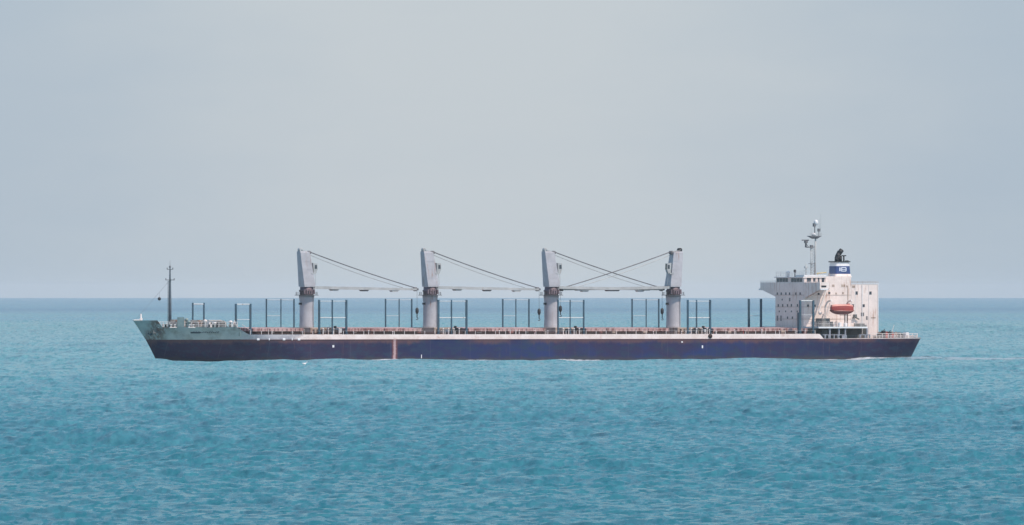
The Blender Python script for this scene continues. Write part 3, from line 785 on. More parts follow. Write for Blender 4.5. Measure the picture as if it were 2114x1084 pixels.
# boat deck
BD = Z(676.5, 1740, 14.5)
b0d, b1d = A(1690, 14.6), A(1791, 14.6)
mb = MB(); mb.box(b0d, b1d, bw + 0.1, 14.6, BD - 0.13, BD + 0.22); mb.box(b0d, b1d, -14.6, -bw - 0.1, BD - 0.13, BD + 0.22); bd = mb.build('boat_deck', M['fwhite'], ship)
rail_rect([(b0d + .1, 8), (b0d + .1, 14.4), (b1d - .2, 14.4)], BD + 0.22, 1.0, 'boat_deck_rail', bd, 'white', 0.035, 1.2)
for x in (1713, 1732, 1745, 1790):
    mb = MB(); a = A(x, 14.2); mb.box(a - 0.16, a + 0.16, 13.9, 14.3, ZB - 0.05, BD - 0.13); mb.build('deck_pillar', M['poop'], bd)
mb = MB(); mb.box(A(1731, 12.5), A(1733, 12.5) + 0.3, 12, 13, BD + .22, BD + 1.1); mb.box(A(1743, 12.5), A(1744, 12.5) + 0.4, 12, 13, BD + .22, BD + 1.0); mb.build('raft_canister', M['fwhite'], bd, 0.08)
mb = MB(); mb.box(A(1688, 9), A(1705, 9), 8, 11, BD + .22, BD + 2.0); mb.box(A(1707, 9), A(1716, 9), 8, 10, BD + .22, BD + 1.3); mb.build('deck_store', M['machine'], bd, 0.04)
# lower poop bulwark pieces with openings (dark mooring space)
mb = MB(); zt = Z(692, 1740, 14.9)
segs = [(1696, 1698), (1703, 1706), (1711, 1716), (1722, 1724), (1730, 1732), (1739, 1749)]
mb.box(A(1696, 14.8), A(1748, 14.8), 14.5, 14.62, zt, zt + 0.16)
for x0, x1 in segs: mb.box(A(x0, 14.8), A(x1, 14.8), 14.5, 14.62, ZB, zt)
for x0, x1 in ((1775, 1779), (1786, 1789), (1795, 1797)): mb.box(A(x0, 14.6), A(x1, 14.6), 14.2, 14.4, ZB, Z(692, 1780, 14.6))
mb.box(A(1775, 14.6), A(1797, 14.6), 14.2, 14.4, Z(692, 1780, 14.6), Z(690.5, 1780, 14.6))
mb.build('poop_bulwark', M['poop'], ship)
mb = MB(); mb.box(A(1689, 7), A(1789, 7), bw + 0.09, bw + 0.2, ZB - 0.02, BD - 0.14); mb.build('bulkhead_shade_panel', M['shade_green'], acc)  # thin panel painted dark to deepen the shade under the boat deck
mb = MB()
mb.box(A(1689, 9), A(1694, 9), 8, 10.5, ZB, BD - .14)
mb.box(A(1697, 12), A(1709, 12), 9, 12, ZB, ZB + 1.9); mb.box(A(1717, 11), A(1731, 11), 8.5, 11, ZB, ZB + 1.2); mb.box(A(1748, 11), A(1774, 11), 8.5, 11, ZB, ZB + 0.85); mb.build('mooring_machinery', M['machine'], ship, 0.05)

# davits
for x in (1716, 1758):
    mb = MB(); a = A(x, 12)
    mb.path([(a, 9.0, BD + .2), (a, 9.2, Z(632, x)), (a, 10.2, Z(623, x)), (a, 12.0, Z(620, x))], 0.2, 6)
    mb.path([(a + 0.6, 8.6, BD + .2), (a, 9.2, Z(640, x))], 0.12, 6)
    mb.path([(a, 12.0, Z(620, x)), (a, 12.0, Z(626, x))], 0.05, 4)
    mb.build('davit', M['white'], ship)
mb = MB()
for x in (1744, 1749): mb.tube((A(x, 11), 11, BD + .2), (A(x, 11), 11, Z(648, x)), 0.11, n=6)
mb.box(A(1735, 11), A(1755, 11), 10.6, 11.4, Z(651, 1744), Z(650, 1744)); mb.build('boat_cradle', M['crane_dark'], ship)

# ---- funnel
zfb = Z(565.5, 1733); f0 = A(1733, 0); fw, fl = 1.75, 1.75
def rr_(a, w, l, z, n=6, r=0.5):
    pts = []
    for ca, cb, t0 in ((l - r, w - r, 0), (-(l - r), w - r, 90), (-(l - r), -(w - r), 180), (l - r, -(w - r), 270)):
        for i in range(n + 1):
            t = R(t0 + 90 * i / n); pts.append((a + ca + r * math.cos(t), cb + r * math.sin(t), z))
    return pts
mb = MB(); mb.ring([rr_(f0 + .1, fw + .25, fl + .35, Z(572, 1733)), rr_(f0 + .05, fw + .05, fl + .12, zfb)]); funnel = mb.build('funnel', M['house'], ship)
mb = MB(); mb.ring([rr_(f0 + .05, fw + .07, fl + .13, zfb), rr_(f0, fw - .02, fl + .03, Z(549.5, 1733))]); mb.build('blue_band', M['blue'], funnel)
mb = MB(); mb.ring([rr_(f0, fw - .04, fl + .01, Z(549.5, 1733) + .002), rr_(f0, fw - .1, fl - .05, Z(541.5, 1733))]); mb.build('white_band', M['fwhite'], funnel)
mb = MB(); mb.ring([rr_(f0, fw + .12, fl + .18, Z(541.5, 1733) + .002), rr_(f0, fw + .12, fl + .18, Z(539.3, 1733))])
mb.build('funnel_top', M['black'], funnel)
mb = MB(); lb = fw + 0.03
def lg(x0, x1, y0, y1, mb=mb): mb.box(A(x0, lb), A(x1, lb), lb - 0.1, lb + 0.05, Z(y1, 1740), Z(y0, 1740))
lg(1732.6, 1735.2, 552.3, 559.8)
lg(1736.6, 1746.8, 551.6, 553.2); lg(1736.6, 1746.8, 559.0, 560.6); lg(1736.6, 1738.4, 553.2, 559.0); lg(1745.6, 1747.4, 553.2, 559.0); lg(1738.4, 1745.6, 555.6, 556.9)
mb.build('emblem', M['logo'], funnel)
mb = MB()
def fa(x): return A(x, 0)
zt = Z(540, 1733)
mb.path([(fa(1727), 0.2, zt), (fa(1727), 0.2, Z(531, 1727)), (fa(1731), .2, Z(524, 1731)), (fa(1737), 0.2, Z(516, 1737))], 0.52, 10)
mb.path([(fa(1730), -0.6, zt), (fa(1730), -0.6, Z(529, 1730)), (fa(1735), -.6, Z(519, 1735))], 0.38, 10)
mb.tube((fa(1733), 0.6, zt), (fa(1733), 0.6, Z(531, 1733)), 0.3, n=10); mb.tube((fa(1737), -0.2, zt), (fa(1737), -0.2, Z(528, 1737)), 0.2, n=8)
mb.ball((fa(1728), 0.2, Z(532, 1728)), 0.58)
mb.build('exhaust_pipe', M['black'], funnel)
mb = MB(); mb.tube((fa(1742), 0, zt), (fa(1742), 0, Z(528, 1742)), 0.17, n=8); mb.box(fa(1742) - 0.45, fa(1742) + 0.45, -.25, .25, Z(529, 1742), Z(526.8, 1742)); mb.box(fa(1748) - .25, fa(1748) + .3, -.3, .3, zt, zt + .25); mb.build('vent_pipe', M['black'], funnel)

# ---- radar mast
rm = MB(); a0 = A(1680, 0); zb = Z(570, 1680)
legs = [((A(1681, 0), 0.35), (A(1683.2, 0), 0.3)), ((A(1679, 0) - .25, -0.1), (A(1677, 0), -0.3))]
l1, l2 = (A(1681.5, 0), A(1683.3, 0)), (A(1675, 0), A(1681, 0))
zp = Z(489, 1682)
rm.tube((l1[0], 0.2, zb), (l1[1], 0.1, zp), 0.2, 0.17, n=8)
rm.tube((l2[0], -0.2, zb), (A(1674.5, 0), -0.2, Z(508, 1675)), 0.12, 0.1, n=8)
for i in range(11):
    t0 = i / 11; z0_ = zb + (Z(508, 1675) - zb) * t0; z1_ = zb + (Z(508, 1675) - zb) * (i + 1) / 11
    p0 = (l2[0] + (A(1674.5, 0) - l2[0]) * t0, -0.2, z0_); q0 = (l1[0] + (l1[1] - l1[0]) * (i + 1) / 14, 0.2, z1_)
    rm.tube(p0, q0, 0.055, n=4); rm.tube((p0[0], -0.2, z1_), q0, 0.05, n=4)
mast = rm.build('radar_mast', M['jib'], ship)
mb = MB(); mb.box(A(1670, 0), A(1692, 0), -0.9, 0.9, Z(488.5, 1680), Z(487, 1680))
mb.ring([[(A(1678, 0), -.4, Z(493, 1680)), (A(1686, 0), -.4, Z(493, 1680)), (A(1686, 0), .4, Z(493, 1680)), (A(1678, 0), .4, Z(493, 1680))], [(A(1671, 0), -.8, Z(488.5, 1680)), (A(1691, 0), -.8, Z(488.5, 1680)), (A(1691, 0), .8, Z(488.5, 1680)), (A(1671, 0), .8, Z(488.5, 1680))]])
mb.build('mast_platform', M['rope'], mast)
rail_rect([(A(1668.5, 0), .85), (A(1692, 0), .85)], Z(487, 1680), 0.6, 'platform_rail', mast, 'jib', 0.03, .8)
mb = MB(); mb.lathe(A(1679, 0), 0.2, [(0.35, Z(487, 1680)), (0.5, Z(485.5, 1680)), (0.42, Z(482.5, 1680)), (0.1, Z(480.5, 1680))], 14); mb.build('satellite_dome', M['fwhite'], mast)
mb = MB(); mb.tube((A(1682, 0), 0, Z(487, 1682)), (A(1682, 0), 0, Z(465, 1682)), 0.12, .1, n=8); mb.box(A(1679, 0), A(1683, 0), -.3, .3, Z(468, 1681), Z(461, 1681)); mb.build('topmast', M['rope'], mast)
mb = MB(); mb.ball((A(1684.5, 0), 0, Z(459.5, 1684)), 0.5, sz=1.25); mb.build('radome', M['fwhite'], mast)
mb = MB(); mb.tube((A(1690.5, 0), 0, Z(487, 1690)), (A(1690.5, 0), 0, Z(472, 1690)), 0.09, n=6); mb.box(A(1688.5, 0), A(1692.5, 0), -.25, .25, Z(478, 1690), Z(472, 1690)); mb.build('navigation_light', M['rope'], mast)
for x, y0, y1 in ((1690.5, 472, 452), (1693.5, 487, 440), (1674, 487, 472)):
    mb = MB(); mb.tube((A(x, 0), .2, Z(y0, x)), (A(x, 0), .2, Z(y1, x)), 0.035, 0.02, n=4); mb.build('whip_aerial', M['jib'], mast)
for y, xl in ((484, 1707), (475, 1704)):
    mb = MB(); mb.tube((A(1690, 0), .1, Z(y, 1690)), (A(xl, 0), .1, Z(y, 1690)), 0.025, n=4); mb.build('yardarm', M['bar'], mast)
mb = MB(); mb.tube((A(1664.5, 0), -.2, Z(511, 1664)), (A(1664.5, 0), -.2, Z(497, 1664)), 0.22, .16, n=8); mb.box(A(1656.5, 0), A(1670, 0), -.35, .05, Z(497, 1664), Z(494.8, 1664)); mb.box(A(1662, 0), A(1667, 0), -.5, .2, Z(502, 1664), Z(497, 1664)); mb.build('radar_scanner', M['rope'], mast)
mb = MB(); mb.box(A(1667, 0), A(1680, 0), -.5, .3, Z(511.5, 1670), Z(509.5, 1670)); mb.tube((A(1665, 0), -.2, Z(503, 1665)), (A(1671, 0), -.2, Z(511, 1671)), 0.07, n=5); mb.box(A(1673, 0), A(1678, 0), -.3, .2, Z(509.5, 1675), Z(506, 1675)); mb.build('scanner_bracket', M['rope'], mast)
mb = MB(); mb.box(A(1676, 0) - .6, A(1676, 0) + .6, -.5, .5, Z(545, 1676), Z(544, 1676)); mb.build('mast_step', M['rope'], mast)
mb = MB(); mb.tube((A(1686, 2), 2, Z(564.5, 1686)), (A(1706, 2), 2, Z(562.5, 1706)), 0.14, n=6); mb.tube((A(1688, 2), 2, Z(571, 1688)), (A(1688, 2), 2, Z(564, 1688)), 0.1, n=6); mb.build('store_crane', M['yellow'], ship)
rail_rect([(wa1 + 1, bw - .3), (A(1714, bw), bw - .3)], Z(570.5, 1720), 0.7, 'roof_rail', up, 'tan', .03)

# ---- stern deck gear
for x, b, m, s in ((1820, 9, 'machine', .9), (1834, 7, 'machine', 1.0), (1852, 4, 'machine', .8)):
    w = windlass(A(x, b), b, ZB - 0.02, s)
for x, b, hgt, m in ((1817, 12, 1.2, 'coaming'), (1824, 12, 1.75, 'black'), (1829, 12, 1.3, 'red'), (1836, 12, 1.5, 'black'), (1842, 12, 1.0, 'red'), (1848, 11, 1.2, 'tan'), (1860, 11, 1.0, 'black')):
    a = A(x, b); mb = MB(); mb.box(a - .35, a + .35, b - .4, b + .4, ZB, ZB + hgt); mb.tube((a, b, ZB + hgt), (a + .3, b, ZB + hgt + .3), 0.1, n=6); mb.build('stern_gear', M[m], ship, .04)
for x, b in ((1800, 13), (1812, 13.5), (1843, 13), (1856, 12.6), (1876, 11.5), (1888, 10.8)): bollard(A(x, b), b, ZB, 'white')
mb = MB(); a = A(1870.5, 11); mb.prism([(a - .6, ZB), (a + .6, ZB), (a + .45, ZB + 1.35), (a - .2, ZB + 1.35)], 10, 11.5); mb.build('stern_locker', M['fwhite'], ship, .04)
mb = MB(); a = A(1897, 0); mb.tube((88.6, 0, ZB), (89.6, 0, ZB + 3.0), 0.05, n=5); mb.build('ensign_staff', M['white'], ship)

# ------------------------------------------------------------------ things hanging on the ship
def ship_point(a, b, z): return (OX + a * CT + b * ST, D + a * ST - b * CT, z)
la, lb_, lz = A(1738, 12.0), 12.0, Z(651, 1738, 12)
boat = empty('lifeboat', ship_point(la, lb_, lz), TH)
tag(boat, 'enclosed red orange lifeboat hung in davits beside the white deckhouse', 'lifeboat')
Lb = 5.7
def bsec(t, z, k=1.0):
    a = -Lb / 2 + Lb * t; w = 1.15 * k * max(0.03, math.sin(math.pi * min(max(t, 0.0), 1.0))) ** 0.45
    return a, w
def boat_shell(name, z0f, z1f, k0, k1, m, par, inset=0.0):
    mb = MB(); n = 20; rows = []
    for i in range(n + 1):
        t = inset + (1 - 2 * inset) * i / n; a, w0 = bsec(t, 0, k0); _, w1 = bsec(t, 0, k1); z0, z1 = z0f(t), z1f(t); zm = (z0 + z1) / 2
        rows.append([(a, -w0, z0), (a, w0, z0), (a, (w0 + w1) / 2 * 1.03, zm), (a, w1, z1), (a, -w1, z1), (a, -(w0 + w1) / 2 * 1.03, zm)])
    mb.ring(rows); return mb.build(name, M[m], par)
bend = lambda t: abs(2 * t - 1) ** 2.5
boat_shell('boat_hull', lambda t: 0.15 + 0.75 * bend(t), lambda t: 1.0 + 0.12 * bend(t), 0.4, 1.0, 'orange_dk', boat)
boat_shell('canopy', lambda t: 1.03 + 0.12 * bend(t), lambda t: 2.05 - 0.25 * bend(t), 0.96, 0.86, 'orange', boat, 0.04)
boat_shell('canopy_top', lambda t: 2.05 - 0.25 * bend(t), lambda t: 2.38 - 0.25 * bend(t), 0.86, 0.62, 'orange_lt', boat, 0.06)
mb = MB()
for i in range(11):
    t = 0.1 + 0.08 * i; a, w = bsec(t, 0); a2, w2 = bsec(t + .08, 0); mb.tube((a, w + 0.03, 0.95), (a2, w2 + 0.03, 0.95), 0.05, n=5)
mb.build('grab_line', M['orange_lt'], boat)
mb = MB(); mb.box(1.3, 1.8, -.35, .35, 2.25, 2.55); mb.build('steering_hatch', M['orange'], boat, .08)

t = 0.36; fz = Z(578, 351)
p = Vector((A(351, 0), 0, Z(578, 351))); q = Vector((-89.5, 0, ZBW + 0.1))
# point on the stay nearest photo column 329
tt = (p.x - A(329, 0)) / (p.x - q.x); sp = p.lerp(q, tt)
bz = Z(617, 329); w = ship_point(sp.x, 0, bz)
ball = empty('anchor_ball', w, TH); tag(ball, 'small black signal ball hoisted above the bow forward of the foremast', 'signal ball')
mb = MB(); mb.ball((0, 0, 0), 0.36); mb.build('ball', M['black'], ball)
mb = MB(); mb.tube((0, 0, 0.3), (0, 0, max(0.35, sp.z - bz)), 0.02, n=4) if sp.z > bz else mb.tube((0, 0, -0.3), (0, 0, min(-.35, sp.z - bz)), 0.02, n=4); mb.build('halyard', M['rope'], ball)

# ------------------------------------------------------------------ SEA: wave tiles by FFT, sampled on one graded sheet
def tile(N, L, lmin, lmax, rms, wind, seed, spread=2):
    rg = np.random.default_rng(seed)
    k1 = 2 * np.pi * np.fft.fftfreq(N, L / N); kx, ky = np.meshgrid(k1, k1, indexing='ij'); k = np.hypot(kx, ky); k[0, 0] = 1e-9
    kmin, kmax = 2 * np.pi / lmax, 2 * np.pi / lmin
    cosw = np.abs((kx * math.cos(wind) + ky * math.sin(wind)) / k)
    S = k ** -3.4 * cosw ** spread * (0.12 + 0.88 * (cosw > .3)) * (1 / (1 + (kmin / k) ** 8)) * (1 / (1 + (k / kmax) ** 8)); S[0, 0] = 0
    h = (rg.normal(size=(N, N)) + 1j * rg.normal(size=(N, N))) * np.sqrt(S)
    z = np.fft.ifft2(h).real; s = rms / z.std()
    # sharper crests, flatter troughs
    z = z * s; z = z + 0.16 * (z * z / rms - rms)
    dx = np.fft.ifft2(-1j * kx / k * h).real * s; dy = np.fft.ifft2(-1j * ky / k * h).real * s
    return z, dx, dy, L
TILES = [(tile(512, 431.0, 20, 75, 0.25, R(62), 3, 3), 24), (tile(1024, 173.0, 5.0, 20, 0.088, R(72), 5, 0.9), 5.5), (tile(1024, 53.0, 1.3, 5, 0.075, R(80), 8, 0.5), 1.7)]
def samp(T, X, Y):
    N = T[0].shape[0]; u = (X / T[3] * N) % N; v = (Y / T[3] * N) % N
    i = u.astype(np.int64) % N; j = v.astype(np.int64) % N; fu = (u - np.floor(u)).astype(np.float32); fv = (v - np.floor(v)).astype(np.float32); i1 = (i + 1) % N; j1 = (j + 1) % N
    res = []
    for g in T[:3]:
        res.append(g[i, j] * (1 - fu) * (1 - fv) + g[i1, j] * fu * (1 - fv) + g[i, j1] * (1 - fu) * fv + g[i1, j1] * fu * fv)
    return res
def sea_z(X, Y, step=None):
    zz = np.zeros_like(X); dx = np.zeros_like(X); dy = np.zeros_like(X)
    for T, lam in TILES:
        c, s = math.cos(lam), math.sin(lam)
        r = samp(T, X, Y); w = 1.0
        if step is not None: w = np.clip((lam * 1.3 / step - 1.0) / 2.0, 0, 1)
        zz += r[0] * w; dx += r[1] * w; dy += r[2] * w
    # gusts: groups of higher and lower chop
    g = 1.0 + 0.35 * np.sin(X / 47.0 + 1.3 * np.sin(Y / 210.0)) * np.sin(Y / 131.0 + 0.7)
    return zz * g, dx * g * 0.8, dy * g * 0.8
SEA0 = -0.28        # mean water level against the ship's design waterline
def build_sea():
    ys = [600.0]
    while ys[-1] < 40000:
        y = ys[-1]
        st = 0.55 if y < 1500 else (0.55 + (y - 1500) / 2500 * 2.6 if y < 4000 else max(3.2, y * 0.004 - 12.8))
        ys.append(min(40000.0, y + st))
    ys = np.array(ys); steps = np.gradient(ys)
    NC = 600; PH = 0.056; hs = np.linspace(-PH, PH, NC)
    Yg = np.repeat(ys[:, None], NC, 1); Xg = Yg * hs[None, :]
    stp = np.maximum(np.repeat(steps[:, None], NC, 1), Yg * (2 * PH / NC))
    z, dx, dy = sea_z(Xg, Yg, stp)
    e = np.clip((PH - np.abs(hs)) / 0.006, 0, 1)[None, :] * np.clip((Yg - 600) / 20, 0, 1) * np.clip((40000 - Yg) / 4000, 0, 1)
    X = Xg + dx * e; Y = Yg + dy * e; Zv = z * e + SEA0
    nr = len(ys)
    co = np.stack([X, Y, Zv], -1).reshape(-1, 3)
    # outer flat sheet
    W = 15000.0
    ext = np.array([(-W, -5000, SEA0), (W, -5000, SEA0), (-W, 40000, SEA0), (W, 40000, SEA0), (-W, 600, SEA0), (W, 600, SEA0)], float)
    base = len(co); co = np.vstack([co, ext])
    idx = np.arange(nr * NC).reshape(nr, NC)
    q = np.stack([idx[:-1, :-1], idx[:-1, 1:], idx[1:, 1:], idx[1:, :-1]], -1).reshape(-1, 4)
    extra = [(base, base + 1, base + 5, int(idx[0, -1]), int(idx[0, 0]), base + 4),
             (base + 4, int(idx[0, 0]), int(idx[-1, 0]), base + 2), (base + 5, base + 3, int(idx[-1, -1]), int(idx[0, -1]))]
    me = bpy.data.meshes.new('sea'); me.vertices.add(len(co)); me.vertices.foreach_set('co', co.astype(np.float32).ravel())
    loops = np.concatenate([q.ravel()] + [np.array(x) for x in extra]).astype(np.int32)
    starts = np.concatenate([np.arange(len(q)) * 4, len(q) * 4 + np.cumsum([0] + [len(x) for x in extra[:-1]])]).astype(np.int32)
    me.loops.add(len(loops)); me.loops.foreach_set('vertex_index', loops)
    me.polygons.add(len(starts)); me.polygons.foreach_set('loop_start', starts)
    me.polygons.foreach_set('use_smooth', np.ones(len(starts), bool))
    me.update(calc_edges=True); me.validate()
    print('sea verts', len(co))
    o = bpy.data.objects.new('sea', me); COL.objects.link(o); return o
sea = build_sea(); tag(sea, kind='structure')
RIP = (1.7, 1.5, 1.1)
def water():
    m, nt, p = new_mat('sea_water')
    pos = nt.nodes.new('ShaderNodeNewGeometry').outputs['Position']
    sy = nt.nodes.new('ShaderNodeSeparateXYZ'); nt.links.new(pos, sy.inputs[0])
    big = nz(nt, 1.0, 4, 0.55, pos, sc3=(1 / 240, 1 / 1500, 1))
    mid = nz(nt, 1.0, 4, 0.6, pos, sc3=(1 / 26, 1 / 110, 1), off=(3, 3, 0))
    sm = nz(nt, 1.0, 3, 0.6, pos, sc3=(1 / 1.4, 1 / 6, 1), off=(3, 3, 0))
    # base colour banded by distance; reflection brightening painted in with the water's tone
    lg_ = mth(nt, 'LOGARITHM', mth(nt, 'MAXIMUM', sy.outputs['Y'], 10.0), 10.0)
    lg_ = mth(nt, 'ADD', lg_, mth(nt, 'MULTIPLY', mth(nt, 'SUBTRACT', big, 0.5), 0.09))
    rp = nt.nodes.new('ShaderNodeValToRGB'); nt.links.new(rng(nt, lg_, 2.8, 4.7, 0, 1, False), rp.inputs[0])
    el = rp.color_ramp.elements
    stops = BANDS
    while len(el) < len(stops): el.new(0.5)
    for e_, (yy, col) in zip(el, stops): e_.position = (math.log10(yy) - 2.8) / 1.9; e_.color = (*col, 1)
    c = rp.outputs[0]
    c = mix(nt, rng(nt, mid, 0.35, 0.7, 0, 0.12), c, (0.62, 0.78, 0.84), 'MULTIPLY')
    c = mix(nt, rng(nt, sm, 0.40, 0.62, 0, 0.55), c, (0.55, 0.72, 0.78), 'MULTIPLY')  # light crests and dark troughs multiplied into the colour, here and below
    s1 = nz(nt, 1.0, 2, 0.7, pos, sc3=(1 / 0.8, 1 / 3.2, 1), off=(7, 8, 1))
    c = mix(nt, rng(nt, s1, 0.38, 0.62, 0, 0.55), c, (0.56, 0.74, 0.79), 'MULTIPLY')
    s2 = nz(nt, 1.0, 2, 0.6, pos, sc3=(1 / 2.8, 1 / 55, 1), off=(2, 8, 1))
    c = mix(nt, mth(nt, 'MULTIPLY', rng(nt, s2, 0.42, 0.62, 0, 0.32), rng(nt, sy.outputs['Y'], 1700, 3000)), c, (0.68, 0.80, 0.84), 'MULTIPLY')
    nt.links.new(c, p.inputs['Base Color'])
    p.inputs['IOR'].default_value = 1.333; p.inputs['Roughness'].default_value = 0.25; p.inputs['Specular IOR Level'].default_value = 0.09
    # wind ripples tilt the facets
    geo = nt.nodes.new('ShaderNodeNewGeometry')
    def tl(sx_, sy_, amp, off):
        n = nz(nt, 1.0, 2, 0.6, pos, sc3=(1 / sx_, 1 / sy_, 1), off=off)
        return mth(nt, 'MULTIPLY', mth(nt, 'SUBTRACT', n, 0.5), amp)
    g1 = rng(nt, sy.outputs['Y'], 1000, 1700); g2 = rng(nt, sy.outputs['Y'], 1700, 3000)   # longer ripples in the open water
    ty = mth(nt, 'ADD', mth(nt, 'ADD', tl(0.6, 3.2, RIP[0], (1, 2, 3)), tl(1.6, 7, RIP[0] * .7, (4, 2, 3))), mth(nt, 'ADD', mth(nt, 'MULTIPLY', tl(1.4, 16, RIP[1], (5, 2, 1)), g1), mth(nt, 'MULTIPLY', tl(2.8, 55, RIP[2], (2, 8, 1)), g2)))
    tx = mth(nt, 'ADD', tl(0.9, 4, RIP[0] * .8, (11, 5, 3)), mth(nt, 'MULTIPLY', tl(2.6, 20, RIP[1] * .8, (15, 1, 1)), g1))
    cb = nt.nodes.new('ShaderNodeCombineXYZ'); nt.links.new(tx, cb.inputs[0]); nt.links.new(ty, cb.inputs[1])
    va = nt.nodes.new('ShaderNodeVectorMath'); va.operation = 'ADD'; nt.links.new(geo.outputs['Normal'], va.inputs[0]); nt.links.new(cb.outputs[0], va.inputs[1])
    vn = nt.nodes.new('ShaderNodeVectorMath'); vn.operation = 'NORMALIZE'; nt.links.new(va.outputs[0], vn.inputs[0]); nt.links.new(vn.outputs[0], p.inputs['Normal'])
    return m
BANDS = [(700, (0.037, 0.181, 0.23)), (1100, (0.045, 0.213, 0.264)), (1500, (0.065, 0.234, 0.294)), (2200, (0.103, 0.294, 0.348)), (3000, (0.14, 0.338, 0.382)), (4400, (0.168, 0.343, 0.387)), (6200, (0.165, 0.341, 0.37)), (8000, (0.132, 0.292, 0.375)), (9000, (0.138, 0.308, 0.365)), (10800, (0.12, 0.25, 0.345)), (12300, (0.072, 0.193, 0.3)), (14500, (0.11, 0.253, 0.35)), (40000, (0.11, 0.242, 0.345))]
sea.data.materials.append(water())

# foam along the hull and in the wake
def foam_mat(name='foam', col=(0.60, 0.68, 0.73, 1), k=(0.1, 0.9), sc3=(0.8, 0.8, 2.0)):
    m, nt, p = new_mat(name)
    tc = nt.nodes.new('ShaderNodeNewGeometry').outputs['Position']
    n = nz(nt, 0.5, 5, 0.75, tc, sc3=sc3)
    tr = nt.nodes.new('ShaderNodeBsdfTransparent'); mx = nt.nodes.new('ShaderNodeMixShader')
    nt.links.new(rng(nt, n, 0.38, 0.56, *k), mx.inputs[0]); nt.links.new(tr.outputs[0], mx.inputs[1]); nt.links.new(p.outputs[0], mx.inputs[2])
    out = [x for x in nt.nodes if x.type == 'OUTPUT_MATERIAL'][0]; nt.links.new(mx.outputs[0], out.inputs['Surface'])
    p.inputs['Base Color'].default_value = col; p.inputs['Roughness'].default_value = 0.8
    return m
def foam():
    vs, fs = [], []
    def strip(line, prof):
        """line of (x, y, width, height); prof: (fraction out, fraction of height)"""
        o = len(vs); nw = len(prof)
        for (x, y, w, h) in line:
            for k, hh in prof: vs.append((x, y - w * k, h * hh))
        for i in range(len(line) - 1):
            for k in range(nw - 1): fs.append((o + i * nw + k, o + (i + 1) * nw + k, o + (i + 1) * nw + k + 1, o + i * nw + k + 1))
    def lap(a): return max(0.0, 0.45 * math.sin(a / 9.0 + 1.7 * math.sin(a / 23.0) + 0.5) + 0.3 * math.sin(a / 2.3 + math.sin(a / 5)) + 0.75 * math.exp(-((a - 13) / 15) ** 2))
    line = []
    for i in range(700):
        a = -85.2 + 176 * i / 699; b = hb(a, 0.2); X, Y, _ = ship_point(a, b - 0.3, 0)
        line.append((X, Y, 9.0, 0.07 + 0.24 * lap(a) * (1.0 if a < 40 else 0.7)))
    strip(line, [(0, 1.0), (0.07, 0.85), (0.15, 0.4), (0.25, 0.2), (0.4, 0.15), (0.55, 0.15), (0.7, 0.12), (0.85, 0.1), (1.0, 0.0)])
    # churned water astern, lying over the swell
    f0_ = len(fs)
    line = []
    for i in range(150):
        t = i / 149; X, Y, _ = ship_point(86 + 60 * t, 6, 0)
        line.append((X, Y + 5, (55.0 + 12 * math.sin(t * 13)) * (0.35 + 0.65 * min(1, t * 5)), 0.13))
    strip(line, [(k / 36, math.sin(math.pi * k / 36) ** 0.4 if 0 < k < 36 else 0.0) for k in range(37)])
    f1_ = len(fs)
    line = []
    for i in range(60):
        t = i / 59; X, Y, _ = ship_point(-83.5 - 3.0 * t, 1.0, 0); line.append((X, Y, 6.0, 0.4 * (1 - t) + 0.05))
    strip(line, [(0, 0.3), (0.2, 0.9), (0.4, 1.0), (0.7, 0.6), (1.0, 0.0)])
    v = np.array(vs); z, dx, dy = sea_z(v[:, 0], v[:, 1], np.full(len(v), 1.9))
    me = bpy.data.meshes.new('foam'); me.from_pydata([(x + a_, y + b_, zz + SEA0 + 0.03 + h) for (x, y, h), zz, a_, b_ in zip(vs, z, dx * 0.9, dy * 0.9)], [], fs)
    me.materials.append(foam_mat()); me.materials.append(foam_mat('wake_water', (0.34, 0.47, 0.54, 1), (0.0, 0.7), (0.22, 0.12, 1.0)))
    for i in range(f0_, f1_): me.polygons[i].material_index = 1
    o = bpy.data.objects.new('foam', me); COL.objects.link(o); return o
fo = foam(); tag(fo, kind='stuff', label='thin pale foam along the waterline and in the wake astern')

# small white seabird sitting on the water, in front of the ship
by = H * F_PX / (759.5 - YL); bx = (629 - 1057) / F_PX * by
yy_ = by + np.arange(-70.0, 70.0, 0.5); xx_ = bx * yy_ / by
zz_ = sea_z(xx_, yy_, np.full(len(yy_), 1.6))[0]; k_ = int(np.argmax(zz_)); bx, by = float(xx_[k_]), float(yy_[k_])
bz = float(zz_[k_]) + SEA0 + 0.06
bird = empty('seabird', (bx, by, bz), R(15)); bird.scale = (1.15, 1.15, 1.15); tag(bird, 'tiny white seabird sitting on the open water in front of the ship', 'bird')
mb = MB(); mb.ring([[(x, r * math.cos(t) * .9, 0.14 + zc + r * math.sin(t)) for t in [2 * math.pi * i / 10 for i in range(10)]] for x, r, zc in
     ((-.42, .02, .1), (-.3, .1, .05), (-.1, .17, 0), (.12, .16, .02), (.24, .09, .12), (.3, .07, .24), (.36, .08, .3), (.43, .05, .29), (.47, .02, .28))]); bd_ = mb.build('body', M['bird'], bird)
mb = MB(); mb.ring([[(.46, -.015, .42), (.46, .015, .42), (.46, .015, .44), (.46, -.015, .44)], [(.54, -.005, .41), (.54, .005, .41), (.54, .005, .42), (.54, -.005, .42)]]); mb.build('beak', M['yellow'], bird)

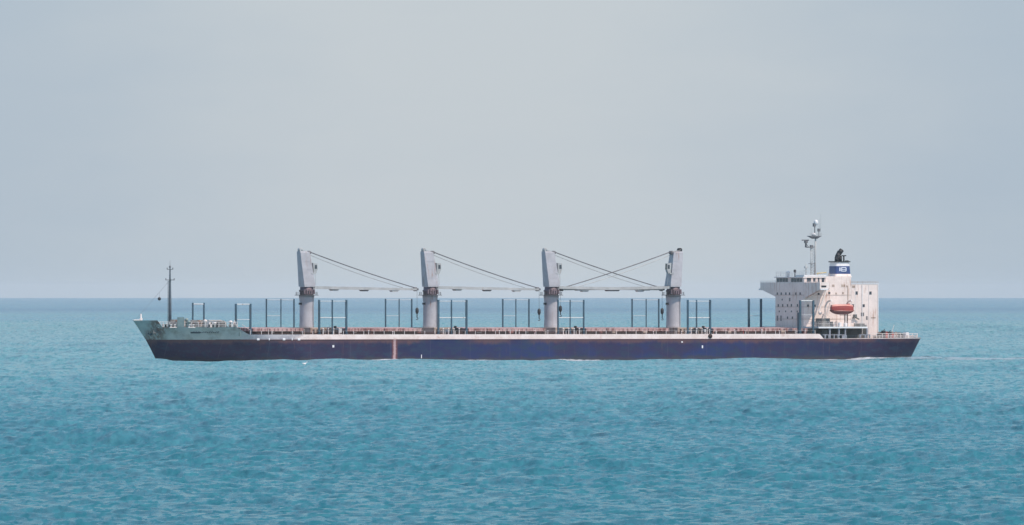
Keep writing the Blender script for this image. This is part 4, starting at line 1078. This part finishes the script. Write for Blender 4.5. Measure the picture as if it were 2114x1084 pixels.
# ------------------------------------------------------------------ air
hz = bpy.data.meshes.new('haze'); x0, x1, y0, y1, z0, z1 = -16500, 16500, -6000, 41500, -3.0, 38.0
hv = [(x, y, z) for z in (z0, z1) for y in (y0, y1) for x in (x0, x1)]
hz.from_pydata(hv, [], [(0, 2, 3, 1), (4, 5, 7, 6), (0, 1, 5, 4), (2, 6, 7, 3), (0, 4, 6, 2), (1, 3, 7, 5)])
ho = bpy.data.objects.new('haze', hz); COL.objects.link(ho); tag(ho, kind='stuff')
m = bpy.data.materials.new('haze_air'); m.use_nodes = True; nt = m.node_tree; nt.nodes.clear()
out = nt.nodes.new('ShaderNodeOutputMaterial'); pv = nt.nodes.new('ShaderNodeVolumePrincipled')
pv.inputs['Color'].default_value = (0.94, 0.975, 1.0, 1); pv.inputs['Density'].default_value = 1.4e-5; pv.inputs['Anisotropy'].default_value = 0.0
nt.links.new(pv.outputs[0], out.inputs['Volume']); hz.materials.append(m)

# ------------------------------------------------------------------ sky, sun, camera
SAZ, SEL = 128.0, 53.0          # compass azimuth clockwise from +Y; behind the camera to the right
w = bpy.data.worlds.new('World'); sc.world = w; w.use_nodes = True; nt = w.node_tree; nt.nodes.clear()
out = nt.nodes.new('ShaderNodeOutputWorld'); bg = nt.nodes.new('ShaderNodeBackground'); sk = nt.nodes.new('ShaderNodeTexSky')
sk.sky_type = 'NISHITA'; sk.sun_disc = False; sk.sun_elevation = R(SEL); sk.sun_rotation = R(SAZ); sk.dust_density = 0.6; sk.air_density = 1.2; sk.ozone_density = 2.0; sk.altitude = 10
tc = nt.nodes.new('ShaderNodeTexCoord').outputs['Generated']
# a thin veil of high cloud, thickest low in the north, ragged at its edges
n1 = nz(nt, 9.0, 3, 0.5, tc, sc3=(1, 1, 2.0)); n2 = nz(nt, 55.0, 3, 0.6, tc, sc3=(1, 1, 2.0), off=(1, 2, 3))
sx = nt.nodes.new('ShaderNodeSeparateXYZ'); nt.links.new(tc, sx.inputs[0])
d1 = mth(nt, 'ABSOLUTE', mth(nt, 'ADD', sx.outputs['X'], 0.002))
d1 = mth(nt, 'ADD', d1, mth(nt, 'MULTIPLY', mth(nt, 'SUBTRACT', n2, 0.5), 0.02))
veil = rng(nt, d1, 0.042, 0.004)
n3 = nz(nt, 30.0, 4, 0.6, tc, sc3=(1, 1, 5.0), off=(4, 2, 3))
veil = mth(nt, 'ADD', veil, mth(nt, 'MULTIPLY', mth(nt, 'SUBTRACT', n3, 0.5), 0.5))
VEIL_A, VEIL_B = (2.78, 3.46, 4.26), (3.68, 4.12, 4.58)
thin = mix(nt, veil, VEIL_A, VEIL_B)
fac = rng(nt, sx.outputs['Z'], 0.025, 0.07, 0.9, 0.0)
c = mix(nt, fac, sk.outputs[0], thin)
nt.links.new(c, bg.inputs['Color']); bg.inputs['Strength'].default_value = 0.12; nt.links.new(bg.outputs[0], out.inputs['Surface'])
sd = bpy.data.lights.new('sun', 'SUN'); sd.energy = 3.3; sd.angle = R(0.6); sd.color = (1.0, 0.83, 0.70)
so = bpy.data.objects.new('sun', sd); COL.objects.link(so)
dv = Vector((math.sin(R(SAZ)) * math.cos(R(SEL)), math.cos(R(SAZ)) * math.cos(R(SEL)), math.sin(R(SEL))))
so.rotation_euler = dv.to_track_quat('Z', 'Y').to_euler()

cd = bpy.data.cameras.new('camera'); cam = bpy.data.objects.new('camera', cd); COL.objects.link(cam); sc.camera = cam
cam.location = (0, 0, H); cam.rotation_euler = (R(90), 0, 0)
cd.sensor_width = 36.0; cd.sensor_fit = 'HORIZONTAL'; cd.lens = F_PX * 36.0 / 2114.0
cd.shift_x = 0.0; cd.shift_y = (YL - 542.0) / 2114.0
cd.clip_start = 1.0; cd.clip_end = 80000.0
vs_ = sc.view_settings; vs_.view_transform = 'Standard'; vs_.look = 'None'; vs_.gamma = 1.0; vs_.exposure = 0.25
sc.cycles.max_bounces = 6; sc.cycles.volume_bounces = 1; sc.cycles.volume_step_rate = 10
